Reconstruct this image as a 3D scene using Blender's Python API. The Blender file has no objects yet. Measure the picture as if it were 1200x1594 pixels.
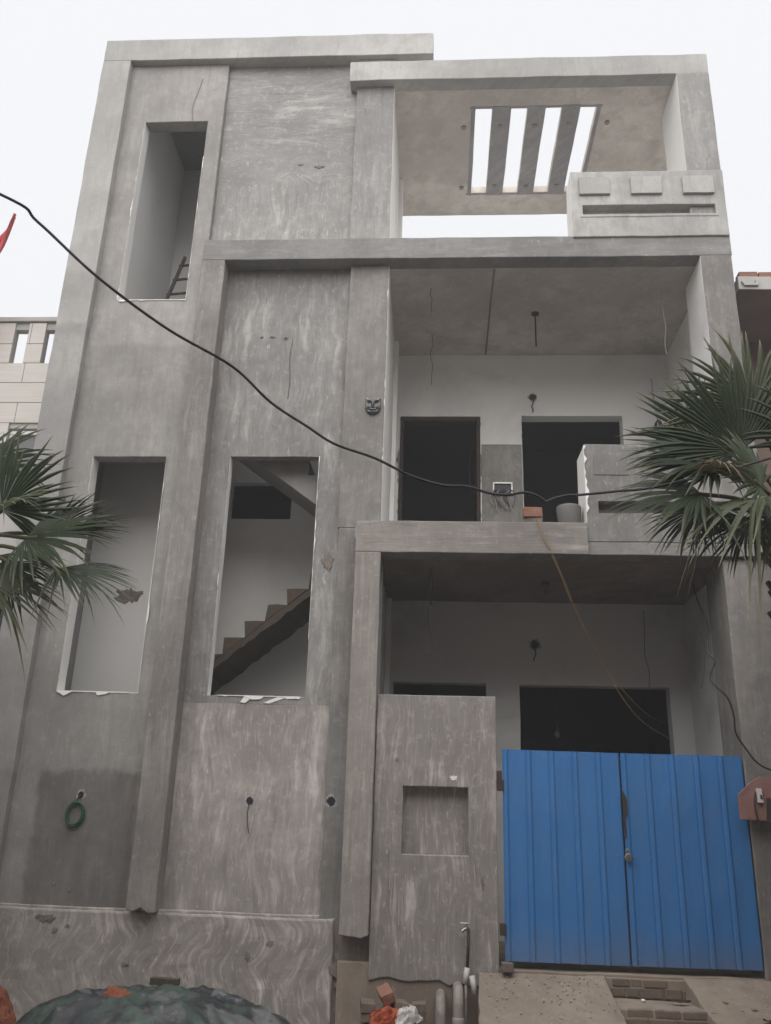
import bpy, bmesh, math, random
from mathutils import Vector, Matrix, noise
random.seed(7)
R = math.radians
scene = bpy.context.scene
col = scene.collection

# ------------------------------------------------------------------ camera, sky, sun, exposure
cam_d = bpy.data.cameras.new('camera'); cam = bpy.data.objects.new('camera', cam_d); col.objects.link(cam)
cam_d.sensor_fit = 'VERTICAL'; cam_d.sensor_height = 36.0; cam_d.sensor_width = 27.1
cam_d.lens = 36.0 * 1354.0 / 1594.0
cam_d.clip_start = 0.05; cam_d.clip_end = 3000
Rw = ((0.99802581, 0.00889214, -0.0621724), (0.05550071, 0.33847302, 0.9393379), (0.0293964, -0.94093408, 0.33731129))
cm = Matrix.Identity(4)
for r in range(3):
    cm[r][0] = Rw[r][0]; cm[r][1] = -Rw[r][1]; cm[r][2] = -Rw[r][2]
cm[0][3], cm[1][3], cm[2][3] = 0.0, -9.0, 1.6
cam.matrix_world = cm
scene.camera = cam

SUN_EL, SUN_AZ = 48.0, 188.0            # high, veiled by fog, a little in front of the house
w = bpy.data.worlds.new('World'); scene.world = w; w.use_nodes = True
nt = w.node_tree; nt.nodes.clear()
sky = nt.nodes.new('ShaderNodeTexSky'); sky.sky_type = 'NISHITA'; sky.sun_disc = False
sky.sun_elevation = R(SUN_EL); sky.sun_rotation = R(SUN_AZ); sky.dust_density = 5.0; sky.air_density = 1.5
hs = nt.nodes.new('ShaderNodeHueSaturation'); hs.inputs['Saturation'].default_value = 0.25
mx = nt.nodes.new('ShaderNodeMixRGB'); mx.inputs['Fac'].default_value = 0.97
mx.inputs['Color2'].default_value = (3.75, 3.8, 3.9, 1)          # even white overcast
bg = nt.nodes.new('ShaderNodeBackground'); bg.inputs['Strength'].default_value = 0.1
wo = nt.nodes.new('ShaderNodeOutputWorld')
nt.links.new(sky.outputs[0], hs.inputs['Color']); nt.links.new(hs.outputs[0], mx.inputs['Color1'])
nt.links.new(mx.outputs[0], bg.inputs['Color']); nt.links.new(bg.outputs[0], wo.inputs['Surface'])

sl = bpy.data.lights.new('sun', 'SUN'); sl.energy = 1.5; sl.angle = R(80); sl.color = (1, .97, .93)
so = bpy.data.objects.new('sun', sl); col.objects.link(so)
el, az = R(SUN_EL), R(SUN_AZ)
sdir = Vector((math.sin(az) * math.cos(el), math.cos(az) * math.cos(el), math.sin(el)))
so.rotation_euler = sdir.to_track_quat('Z', 'Y').to_euler()
so.location = sdir * 40
vs = scene.view_settings
vs.view_transform = 'Standard'; vs.look = 'None'; vs.exposure = 1.36; vs.gamma = 1.0; vs.use_curve_mapping = False

# ------------------------------------------------------------------ materials
class N:
    def __init__(s, name):
        s.m = bpy.data.materials.new(name); s.m.use_nodes = True
        s.t = s.m.node_tree; s.b = s.t.nodes['Principled BSDF']; s.L = s.t.links
    def n(s, kind, **kw):
        nd = s.t.nodes.new('ShaderNode' + kind)
        for k, v in kw.items():
            if k.startswith('i_'): nd.inputs[k[2:].replace('_', ' ')].default_value = v
            else: setattr(nd, k, v)
        return nd
    def l(s, a, b): s.L.new(a, b)
    def math(s, op, a, b=None, c=None, clamp=False):
        nd = s.t.nodes.new('ShaderNodeMath'); nd.operation = op; nd.use_clamp = clamp
        for i, v in enumerate((a, b, c)):
            if v is None: continue
            if isinstance(v, (int, float)): nd.inputs[i].default_value = v
            else: s.l(v, nd.inputs[i])
        return nd.outputs[0]
    def ramp(s, x, lo, hi, a=0.0, b=1.0):
        nd = s.t.nodes.new('ShaderNodeMapRange'); nd.clamp = True; nd.interpolation_type = 'SMOOTHSTEP'
        for i, v in enumerate((lo, hi, a, b)): nd.inputs[i + 1].default_value = v
        s.l(x, nd.inputs[0]); return nd.outputs[0]
    def mix(s, f, a, b, mode='MIX'):
        nd = s.t.nodes.new('ShaderNodeMixRGB'); nd.blend_type = mode
        for i, v in enumerate((f, a, b)):
            if isinstance(v, (int, float)): nd.inputs[i].default_value = v
            elif isinstance(v, tuple): nd.inputs[i].default_value = (*v[:3], 1)
            else: s.l(v, nd.inputs[i])
        return nd.outputs[0]
    def noise(s, vec, scale, detail=4, rough=.55, dist=0.0):
        nd = s.t.nodes.new('ShaderNodeTexNoise'); nd.inputs['Scale'].default_value = scale
        nd.inputs['Detail'].default_value = detail; nd.inputs['Roughness'].default_value = rough
        nd.inputs['Distortion'].default_value = dist
        if vec is not None: s.l(vec, nd.inputs['Vector'])
        return nd.outputs['Fac']
    def scaled(s, vec, sc, loc=(0, 0, 0)):
        nd = s.t.nodes.new('ShaderNodeMapping'); nd.inputs['Scale'].default_value = sc
        nd.inputs['Location'].default_value = loc
        s.l(vec, nd.inputs['Vector']); return nd.outputs[0]
    def bump(s, h, strength, dist):
        nd = s.t.nodes.new('ShaderNodeBump'); nd.inputs['Strength'].default_value = strength
        nd.inputs['Distance'].default_value = dist; s.l(h, nd.inputs['Height'])
        s.l(nd.outputs[0], s.b.inputs['Normal'])
    def rough(s, v, spec=.3):
        s.b.inputs['Roughness'].default_value = v; s.b.inputs['Specular IOR Level'].default_value = spec

def coords(M): return M.n('TexCoord').outputs['Object']

def plaster(name, base=(.30, .285, .27), light=(.47, .46, .445), dark=.66, mode='v', stroke=.5, wav=0.0,
            streak=12.0, joints_and_shade=(), patch=.8, loc=(0, 0, 0), bumpd=.006, freq=7.0):
    """bare cement plaster with trowel and brush strokes. mode v = vertical strokes, h = horizontal, s = S-curved combing"""
    M = N(name); P = coords(M)
    if loc != (0, 0, 0): P0 = M.scaled(P, (1, 1, 1), loc)
    else: P0 = P
    sep = M.n('SeparateXYZ'); M.l(P0, sep.inputs[0])
    X, Y, Z = sep.outputs
    warp = M.noise(P0, 1.3, 2); warp2 = M.noise(P0, 4.5, 3)
    XY = M.math('ADD', X, M.math('MULTIPLY', Y, .7))
    if mode == 'h':
        a, bq = Z, XY
    elif mode == 'm':
        t_ = M.ramp(M.math('ADD', Z, M.math('MULTIPLY', warp, .8)), 9.75, 10.45)
        dz = M.math('SUBTRACT', Z, XY)
        a = M.math('ADD', XY, M.math('MULTIPLY', dz, t_)); bq = M.math('SUBTRACT', Z, M.math('MULTIPLY', dz, t_))
    else:
        a, bq = XY, Z
    a = M.math('ADD', a, M.math('MULTIPLY', warp, max(.02, .07 + wav * .16)))
    a = M.math('ADD', a, M.math('MULTIPLY', warp2, .018))
    if mode == 's':
        ph = M.math('ADD', M.math('MULTIPLY', Z, freq), M.math('MULTIPLY', warp, 9.0))
        a = M.math('ADD', a, M.math('MULTIPLY', M.math('SINE', ph), .075))
    cb = M.n('CombineXYZ'); M.l(M.math('MULTIPLY', a, streak), cb.inputs[0])
    M.l(M.math('MULTIPLY', bq, 1.15 if mode != 's' else .7), cb.inputs[1])
    st = M.noise(cb.outputs[0], 1.0, 5, .62)
    cb2 = M.n('CombineXYZ'); M.l(M.math('MULTIPLY', a, streak * 4.2), cb2.inputs[0]); M.l(M.math('MULTIPLY', bq, 4.0), cb2.inputs[1])
    st2 = M.noise(cb2.outputs[0], 1.0, 3, .6)
    big = M.noise(P0, .55, 4, .6); mid = M.noise(P0, 2.6, 5, .6, .6); fine = M.noise(P0, 75, 3)
    c = M.mix(M.ramp(big, .36, .64), tuple(v * dark * 1.1 for v in base), base)
    c = M.mix(M.math('MULTIPLY', M.ramp(mid, .44, .66), .5 * patch), c, tuple(v * dark * .9 for v in base))
    blot = M.noise(M.scaled(P0, (1, 1, .6), (7, 3, 1)), 1.7, 9, .68)
    c = M.mix(M.math('MULTIPLY', M.ramp(blot, .53, .57), .30 * patch), c, tuple(v * .72 for v in base))
    mask = M.ramp(M.noise(P0, 1.1, 4, .55), .40, .60)
    s1 = M.math('MULTIPLY', M.ramp(st, .50, .66), mask)
    c = M.mix(M.math('MULTIPLY', s1, min(1, stroke * (.62 if stroke < .6 else .95))), c, light)
    c = M.mix(M.math('MULTIPLY', M.ramp(st, .48, .30), .5 * min(1, stroke * 1.5)), c, tuple(v * dark * .72 for v in base))
    # second pass of the trowel: wider curved sweeps
    a2 = M.math('ADD', a, M.math('MULTIPLY', M.noise(M.scaled(P0, (1, 1, 1), (2, 5, 8)), .9, 2), .30 + .5 * max(0, wav)))
    cb3 = M.n('CombineXYZ'); M.l(M.math('MULTIPLY', a2, streak * .8), cb3.inputs[0]); M.l(M.math('MULTIPLY', bq, .8), cb3.inputs[1])
    st3 = M.noise(cb3.outputs[0], 1.0, 6, .7)
    m3 = M.ramp(M.noise(M.scaled(P0, (1, 1, .7), (4, 9, 2)), 1.5, 4, .6), .50, .60)
    c = M.mix(M.math('MULTIPLY', M.math('MULTIPLY', M.ramp(st3, .50, .66), m3), stroke * .5), c, light)
    c = M.mix(M.math('MULTIPLY', M.ramp(st2, .52, .70), .36 * stroke), c, light)
    c = M.mix(M.math('MULTIPLY', M.ramp(st2, .48, .30), .30 * stroke), c, tuple(v * dark * .7 for v in base))
    mot = M.noise(P0, 11, 6, .7)
    c = M.mix(M.math('MULTIPLY', M.ramp(mot, .48, .64), .30), c, tuple(v * .70 for v in base))
    c = M.mix(M.math('MULTIPLY', M.ramp(mot, .46, .34), .22), c, light)
    spk = M.ramp(M.noise(P0, 38, 3), .64, .70)
    c = M.mix(M.math('MULTIPLY', spk, .40), c, tuple(v * .45 for v in base))
    spl = M.ramp(M.noise(M.scaled(P0, (1, 1, .35), (1, 2, 3)), 26, 3), .66, .72)
    c = M.mix(M.math('MULTIPLY', spl, .45), c, light)
    vor = M.ramp(M.noise(M.scaled(P0, (1, 1, .35)), 9, 4, .65), .70, .76)
    c = M.mix(M.math('MULTIPLY', vor, .45 * patch), c, tuple(min(.7, v * 1.25) for v in light))
    for (z0, z1, x0, x1, f) in joints_and_shade:          # tone zones, edge ragged: day joints, damp, and shade put into the colour
        jz = M.math('ADD', Z, M.math('MULTIPLY', M.math('SUBTRACT', warp2, .5), .22))
        jx = M.math('ADD', X, M.math('MULTIPLY', M.math('SUBTRACT', warp2, .5), .16))
        def edge(v_, lo, hi):
            return M.math('MULTIPLY', M.ramp(v_, lo - .04, lo + .05), M.ramp(v_, hi + .04, hi - .05))
        k = M.math('MULTIPLY', edge(jz, z0, z1), edge(jx, x0, x1))
        c = M.mix(k, c, M.mix(1.0, c, (f, f, f), 'MULTIPLY'))
    M.l(c, M.b.inputs['Base Color'])
    M.rough(.92, .2)
    h = M.math('ADD', M.math('MULTIPLY', st, .8), M.math('MULTIPLY', st2, .35))
    h = M.math('ADD', h, M.math('ADD', M.math('MULTIPLY', fine, .16), M.math('MULTIPLY', mid, .7)))
    M.bump(h, .55, bumpd)
    return M.m

def simple(name, c, rough=.8, var=.15, scale=6.0, spec=.3, metal=0.0, bump=.0, c2=None, c2amt=.5):
    M = N(name); P = coords(M)
    f = M.noise(P, scale, 5, .6)
    cc = M.mix(f, tuple(v * (1 - var) for v in c), tuple(min(1, v * (1 + var)) for v in c))
    if c2:
        cc = M.mix(M.math('MULTIPLY', M.ramp(M.noise(P, scale * .6, 5, .65, .4), .48, .66), c2amt), cc, c2)
    M.l(cc, M.b.inputs['Base Color']); M.rough(rough, spec); M.b.inputs['Metallic'].default_value = metal
    if bump: M.bump(M.noise(P, scale * 4, 5), .6, bump)
    return M.m

def brickmat(name, c):
    M = N(name); P = coords(M); g = M.n('ObjectInfo').outputs['Random']
    f = M.noise(P, 14, 5, .65)
    cc = M.mix(f, tuple(v * .7 for v in c), tuple(v * 1.25 for v in c))
    cc = M.mix(M.math('MULTIPLY', g, .5), cc, (c[0] * .55, c[1] * .7, c[2] * .8))
    cc = M.mix(M.math('MULTIPLY', M.ramp(M.noise(P, 9, 4), .5, .7), .6), cc, tuple(v * .5 + .4 * (c[0] + c[1]) * .5 for v in c))
    M.l(cc, M.b.inputs['Base Color']); M.rough(.95, .15); M.bump(M.noise(P, 60, 5), .7, .006)
    return M.m

MAT = {}
MAT['panel_left'] = plaster('plaster_left', base=(0.348, 0.332, 0.320), streak=10, stroke=.40, wav=.1,
    joints_and_shade=((.5, 2.02, -4.02, -2.98, .62), (5.95, 6.95, -4.3, -2.9, .86), (-1, 5.95, -4.5, -2.8, .90)))
MAT['panel_upper'] = plaster('plaster_upper_panel', base=(0.323, 0.316, 0.307), light=(0.579, 0.565, 0.550), mode='m', streak=11, stroke=.55, wav=.9, bumpd=.012)
MAT['panel_mid'] = plaster('plaster_mid_panel', base=(0.286, 0.276, 0.268), light=(0.491, 0.474, 0.460), streak=9, stroke=.6, wav=.8, patch=1.0, loc=(3, 1, 2), joints_and_shade=((-1, 5.62, -3, -1, .86),))
MAT['panel_low'] = plaster('plaster_low_panel', base=(0.374, 0.345, 0.330), light=(0.641, 0.591, 0.564), streak=8.5, stroke=.8, wav=1.0, loc=(5, 0, 3), freq=3,
    joints_and_shade=((.6, 2.05, -2.7, -1.0, .88),), bumpd=.010)
MAT['frame'] = plaster('plaster_frame', base=(0.453, 0.441, 0.430), streak=15, stroke=.32, joints_and_shade=((7.05, 7.95, -5, -4, .9), (-1, 2.0, -5, -4, .66), (2.0, 7.2, -5, -4, .78)))  # lower zones darken in steps towards the foot
MAT['pilaster'] = plaster('plaster_pilaster', base=(0.259, 0.242, 0.231), light=(0.415, 0.388, 0.370), streak=18, stroke=.5, loc=(1, 4, 0), wav=-.2,
    joints_and_shade=((3.9, 5.1, -3.2, -2.4, 1.12), (1.0, 3.0, -3.2, -2.4, .93)))
MAT['column'] = plaster('plaster_column', base=(0.239, 0.226, 0.216), light=(0.387, 0.367, 0.350), streak=14, stroke=.42, loc=(9, 2, 1),  # darker copy: dimmer light of the lower floors put into the colour
    joints_and_shade=((5.05, 5.4, -1.2, -.6, 1.12), (.4, 4.62, -1.2, -.6, .9), (-1, 4.3, 2.8, 3.6, .68)))  # last zone: palm and neighbour shade painted on the lower right column
MAT['column_up'] = plaster('plaster_upper_column', base=(0.300, 0.293, 0.285), light=(0.467, 0.456, 0.445), streak=12, stroke=.5, loc=(9, 4, 1))  # paler copy of the column plaster: veiled light at the top in the colour
MAT['strip'] = plaster('plaster_strip', base=(0.329, 0.302, 0.284), light=(0.535, 0.491, 0.461), streak=24, stroke=.45, loc=(2, 7, 1), wav=-.25)
MAT['beam'] = plaster('plaster_beam', base=(0.249, 0.243, 0.237), light=(0.394, 0.385, 0.375), mode='h', streak=13, stroke=.4, loc=(4, 4, 4))
MAT['beam_low'] = plaster('plaster_low_beam', base=(0.278, 0.255, 0.239), light=(0.465, 0.427, 0.401), mode='h', streak=22, stroke=.6, loc=(7, 4, 2))
MAT['roof'] = plaster('plaster_roof_beam', base=(0.456, 0.444, 0.434), mode='v', streak=11, stroke=.45, loc=(8, 1, 6))
MAT['parapet'] = plaster('plaster_parapet', base=(0.420, 0.410, 0.400), light=(0.522, 0.510, 0.497), streak=7, stroke=.5, loc=(6, 2, 8), patch=1.1)  # base raised: bright veil of the top floor put into the colour
MAT['parapet_low'] = plaster('plaster_low_parapet', base=(0.249, 0.243, 0.237), light=(0.417, 0.407, 0.397), streak=7, stroke=.5, loc=(6, 2, 8), patch=1.1)  # darker copy of the parapet plaster for the dimmer floor below
MAT['pier'] = plaster('plaster_pier', base=(0.335, 0.309, 0.295), light=(0.592, 0.546, 0.521), streak=10, stroke=.72, loc=(11, 3, 5), wav=.7,
    joints_and_shade=((1.22, 2.08, -.45, .42, 1.10), (.2, 1.2, -.6, .5, .93)))
MAT['plinth'] = plaster('plaster_plinth', base=(0.354, 0.326, 0.311), light=(0.607, 0.559, 0.534), mode='s', streak=6.5, stroke=1.0, patch=.7, loc=(0, 0, 1), bumpd=.012, freq=8.0)
MAT['soffit'] = plaster('concrete_soffit', base=(0.662, 0.613, 0.570), light=(0.720, 0.692, 0.644), mode='h', streak=7, stroke=.3, patch=1.2, loc=(3, 3, 3), bumpd=.004)  # albedo raised: bright veil under the canopy put into the colour
MAT['soffit_low'] = plaster('concrete_soffit_low', base=(0.564, 0.522, 0.485), light=(0.698, 0.646, 0.600), mode='h', streak=7, stroke=.3, patch=1.2, loc=(1, 6, 3), bumpd=.004)  # paler than the porch soffit: light of this floor put into the colour
MAT['soffit_porch'] = plaster('concrete_porch_soffit', base=(.27, .225, .205), light=(.36, .32, .29), mode='h', streak=7, stroke=.3, patch=1.2, loc=(1, 6, 9), bumpd=.004)  # darker copy of the soffit concrete: porch shade in the colour
MAT['slot_edge'] = plaster('plaster_slot_edges', base=(0.389, 0.373, 0.381), streak=9, stroke=.35, loc=(3, 8, 3))
MAT['mud'] = plaster('mud_plaster', base=(0.251, 0.222, 0.196), light=(0.360, 0.319, 0.279), streak=6, stroke=.3, loc=(2, 2, 9), bumpd=.015)
MAT['stain_patch'] = plaster('bare_plaster_patch', base=(.26, .25, .235), streak=7, stroke=.45, wav=.6, loc=(2, 9, 9))
MAT['white'] = simple('white_putty', (.74, .73, .71), .75, .05, 3, .25, bump=.002)
MAT['putty'] = simple('dull_putty', (.46, .44, .42), .85, .2, 30)
MAT['inner'] = simple('white_inner_wall', (.66, .65, .64), .85, .06, 1.2, .2, c2=(.56, .55, .54), c2amt=.45)
MAT['stair_white'] = simple('stair_white_putty', (.84, .83, .815), .85, .05, 1.2, .2, c2=(.70, .69, .67), c2amt=.45)  # brighter copy of the inner wall white: stairwell light put into the colour
MAT['porch'] = simple('porch_wall_paint', (.60, .59, .58), .85, .06, 1.2, .2, c2=(.44, .43, .42), c2amt=.7)  # dimmer copy of the white wall paint: porch shade put into the colour
MAT['porch_up'] = simple('balcony_wall_paint', (.74, .73, .715), .85, .06, 1.2, .2, c2=(.58, .57, .56), c2amt=.6)  # brighter copy of the porch paint: stronger balcony light put into the colour
MAT['terrace'] = simple('terrace_bounce_cement', (.60, .585, .56), .9, .15, 3, .2)  # kept pale to bounce light up to the canopy
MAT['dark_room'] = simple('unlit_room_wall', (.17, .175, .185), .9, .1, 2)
MAT['broken'] = simple('broken_plaster', (.20, .185, .17), .95, .4, 18, .1, bump=.03, c2=(.30, .2, .16), c2amt=.6)
MAT['brick'] = brickmat('fired_brick', (.30, .145, .10))
MAT['brick_dusty'] = brickmat('dusty_brick', (.20, .15, .12))
MAT['step_brick'] = brickmat('stair_brick', (.12, .09, .07))
MAT['stairconc'] = simple('stair_concrete', (.27, .26, .25), .9, .2, 8, .2, bump=.006)
MAT['ramp'] = plaster('ramp_cement', base=(0.294, 0.243, 0.198), light=(0.397, 0.346, 0.294), streak=4, stroke=.3, patch=1.0, loc=(0, 5, 5), bumpd=.01)
MAT['black_rubber'] = simple('black_rubber', (.018, .018, .022), .45, .2, 8, .4)
MAT['cable_dusty'] = simple('dusty_cable', (.035, .034, .038), .6, .4, 9, .3, c2=(.085, .08, .075), c2amt=.6)
MAT['wire_dark'] = simple('dark_wire', (.05, .045, .045), .6, .2, 8)
MAT['wire_orange'] = simple('yellow_orange_wire', (.30, .19, .08), .6, .25, 12)
MAT['wire_red'] = simple('red_wire', (.26, .15, .13), .6, .2, 12)
MAT['green_wire'] = simple('green_wire', (.025, .075, .05), .5, .3, 12, .4)
MAT['steel'] = simple('dull_steel', (.33, .32, .30), .38, .25, 30, .5, metal=.9, c2=(.18, .12, .08))
MAT['rusty'] = simple('rusty_iron', (.05, .038, .032), .75, .4, 20, .3, c2=(.085, .045, .03))
MAT['mask'] = simple('dark_silver_cast', (.075, .075, .08), .38, .4, 60, .5, metal=.6)
MAT['pvc'] = simple('grey_pvc', (.28, .255, .235), .6, .15, 6, .4, c2=(.17, .135, .11), c2amt=.8)
MAT['pvc_white'] = simple('white_pvc', (.46, .45, .43), .5, .1, 8, .4, c2=(.42, .38, .33))
MAT['board'] = simple('red_painted_board', (.27, .15, .135), .8, .2, 9, .25, bump=.006, c2=(.17, .11, .10))
MAT['socket'] = simple('white_plastic', (.62, .61, .59), .45, .06, 8, .4)
MAT['wood'] = simple('weathered_wood', (.085, .07, .055), .9, .3, 12, .2, bump=.004)
MAT['leafscrap'] = simple('dry_leaf', (.05, .035, .03), .9, .3, 12)
MAT['orange'] = simple('orange_plastic', (.34, .075, .035), .5, .25, 8, .35, c2=(.36, .10, .05))
MAT['sack'] = simple('orange_sack', (.24, .085, .05), .85, .3, 12, .2, bump=.01, c2=(.17, .06, .04))
MAT['clear_plastic'] = simple('white_plastic_film', (.52, .5, .48), .35, .2, 14, .5)
MAT['bucket'] = simple('grey_bucket', (.13, .125, .12), .6, .15, 6, .35)
MAT['flag'] = simple('red_flag_cloth', (.46, .085, .085), .85, .25, 5, .2, c2=(.50, .22, .16))  # paled red: haze put into the cloth colour
MAT['tile'] = None

def gate_mat():
    M = N('blue_sheet_paint'); P = coords(M)
    f = M.noise(M.scaled(P, (3, 3, .5)), 2.0, 4)
    c = M.mix(f, (.034, .15, .38), (.048, .182, .45))
    dust = M.ramp(M.noise(M.scaled(P, (1, 1, .3)), 6, 5, .7), .45, .75)
    c = M.mix(M.math('MULTIPLY', dust, .22), c, (.15, .17, .20))
    sep = M.n('SeparateXYZ'); M.l(P, sep.inputs[0])
    low = M.ramp(M.math('ADD', sep.outputs[2], M.math('MULTIPLY', f, .35)), 1.0, .55)
    c = M.mix(M.math('MULTIPLY', low, .35), c, (.19, .17, .15))
    scr = M.ramp(M.noise(M.scaled(P, (40, 40, 5)), 1.3, 3), .70, .73)
    c = M.mix(M.math('MULTIPLY', scr, .5), c, (.16, .22, .30))
    rst = M.ramp(M.noise(P, 7, 6, .7), .70, .74)
    c = M.mix(M.math('MULTIPLY', rst, .5), c, (.10, .06, .045))
    M.l(c, M.b.inputs['Base Color']); M.rough(.48, .4)
    M.bump(M.noise(P, 5, 3), .25, .012)
    return M.m
MAT['gate'] = gate_mat()

def leaf_mat(name, a, b, tip, gloss=.42):
    M = N(name)
    at = M.n('Attribute'); at.attribute_name = 'tip'
    g = M.n('ObjectInfo').outputs['Random']
    P = coords(M)
    c = M.mix(M.noise(P, 18, 3), a, b)
    c = M.mix(M.math('MULTIPLY', g, .45), c, tuple(v * .6 for v in a))
    c = M.mix(M.ramp(at.outputs['Fac'], .70, 1.06), c, tip)
    M.l(c, M.b.inputs['Base Color']); M.rough(gloss, .28)
    tr = M.n('BsdfTranslucent'); M.l(c, tr.inputs['Color']); ms = M.n('MixShader'); ms.inputs[0].default_value = .22
    M.l(M.b.outputs[0], ms.inputs[1]); M.l(tr.outputs[0], ms.inputs[2]); M.l(ms.outputs[0], M.t.nodes['Material Output'].inputs['Surface'])
    return M.m
MAT['leaf'] = leaf_mat('palm_leaf_green', (.036, .054, .026), (.060, .080, .040), (.19, .18, .12), .5)
MAT['leaf_pale'] = leaf_mat('palm_leaf_pale', (.075, .092, .048), (.105, .12, .065), (.30, .275, .185), .5)
MAT['leaf_dry'] = leaf_mat('palm_leaf_dry', (.14, .115, .075), (.20, .165, .11), (.26, .22, .15), .7)
MAT['petiole'] = simple('palm_stalk', (.10, .10, .05), .6, .25, 10, .35, c2=(.14, .09, .05))
MAT['trunk'] = simple('palm_trunk_fibre', (.09, .072, .055), .95, .4, 14, .1, bump=.03)

def tarp_mat():
    M = N('worn_tarpaulin'); P = coords(M)
    a = M.noise(P, 3.2, 5, .6, .8); b = M.noise(P, 9, 5, .65)
    c = M.mix(M.ramp(a, .46, .54), (.030, .032, .036), (.050, .075, .064))
    c = M.mix(M.ramp(M.noise(M.scaled(P, (1, 1, 1), (3, 1, 0)), 2.4, 4, .6, .6), .55, .60), c, (.11, .115, .12))
    c = M.mix(M.math('MULTIPLY', M.ramp(b, .55, .75), .6), c, (.24, .235, .225))
    M.l(c, M.b.inputs['Base Color']); M.rough(.42, .45); M.bump(b, .5, .02)
    return M.m
MAT['tarp'] = tarp_mat()
MAT['tarp_green'] = simple('green_tarpaulin', (.050, .078, .064), .5, .3, 6, .4, c2=(.10, .115, .10), c2amt=.7)

def tile_mat():
    M = N('beige_wall_tile'); P = coords(M); g = M.n('ObjectInfo').outputs['Random']
    st = M.noise(M.scaled(P, (1.2, 1.2, 16)), 1.6, 5, .6, .4)
    c = M.mix(M.ramp(st, .3, .7), (.46, .43, .40), (.52, .49, .465))  # paled, low contrast: haze put into the tile colour
    c = M.mix(M.math('MULTIPLY', g, .3), c, (.45, .42, .395))
    M.l(c, M.b.inputs['Base Color']); M.rough(.55, .35)
    return M.m
MAT['tile'] = tile_mat()
MAT['nb_concrete'] = simple('neighbour_concrete', (.37, .36, .345), .9, .2, 3, .2, bump=.006)
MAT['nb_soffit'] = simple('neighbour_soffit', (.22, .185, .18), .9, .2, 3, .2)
MAT['opp'] = simple('shading_house_wall', (.42, .38, .34), .9, .15, 1.5)
MAT['road'] = simple('dusty_road', (.24, .21, .185), .95, .25, 2.0, .15, bump=.01, c2=(.19, .165, .14))

# ------------------------------------------------------------------ mesh helpers
def link(o, parent=None):
    col.objects.link(o)
    if parent is not None:
        o.parent = parent
        p, off = parent, Vector((0, 0, 0))
        while p is not None:
            off += p.location; p = p.parent
        o.location = -off
    return o

def mesh_obj(name, bm, mats, parent=None, smooth=False, bevel=0.0):
    me = bpy.data.meshes.new(name); bm.normal_update(); bm.to_mesh(me); bm.free()
    if not isinstance(mats, (list, tuple)): mats = [mats]
    for m in mats: me.materials.append(m if not isinstance(m, str) else MAT[m])
    if smooth:
        for p in me.polygons: p.use_smooth = True
    o = bpy.data.objects.new(name, me); link(o, parent)
    if bevel:
        b = o.modifiers.new('bevel', 'BEVEL'); b.width = bevel; b.segments = 2; b.limit_method = 'ANGLE'; b.angle_limit = R(45)
    return o

def empty(name, loc, label, cat, group=None):
    o = bpy.data.objects.new(name, None); o.empty_display_size = .2; o.location = loc; col.objects.link(o)
    return tag(o, label, cat, group)

def tag(o, label=None, cat=None, group=None, kind=None):
    if label: o['label'] = label
    if cat: o['category'] = cat
    if group: o['group'] = group
    if kind: o['kind'] = kind
    return o

def span(vals, res):
    vals = sorted(set(round(v, 4) for v in vals)); out = [vals[0]]
    for a, b in zip(vals, vals[1:]):
        n = max(1, int(round((b - a) / res)))
        for i in range(1, n + 1): out.append(a + (b - a) * i / n)
    return out

def wob(p, amp):
    v = Vector(p)
    d = noise.noise_vector(v * 2.1) * amp + noise.noise_vector(v * 9.0) * amp * .45
    return v + d

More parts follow.
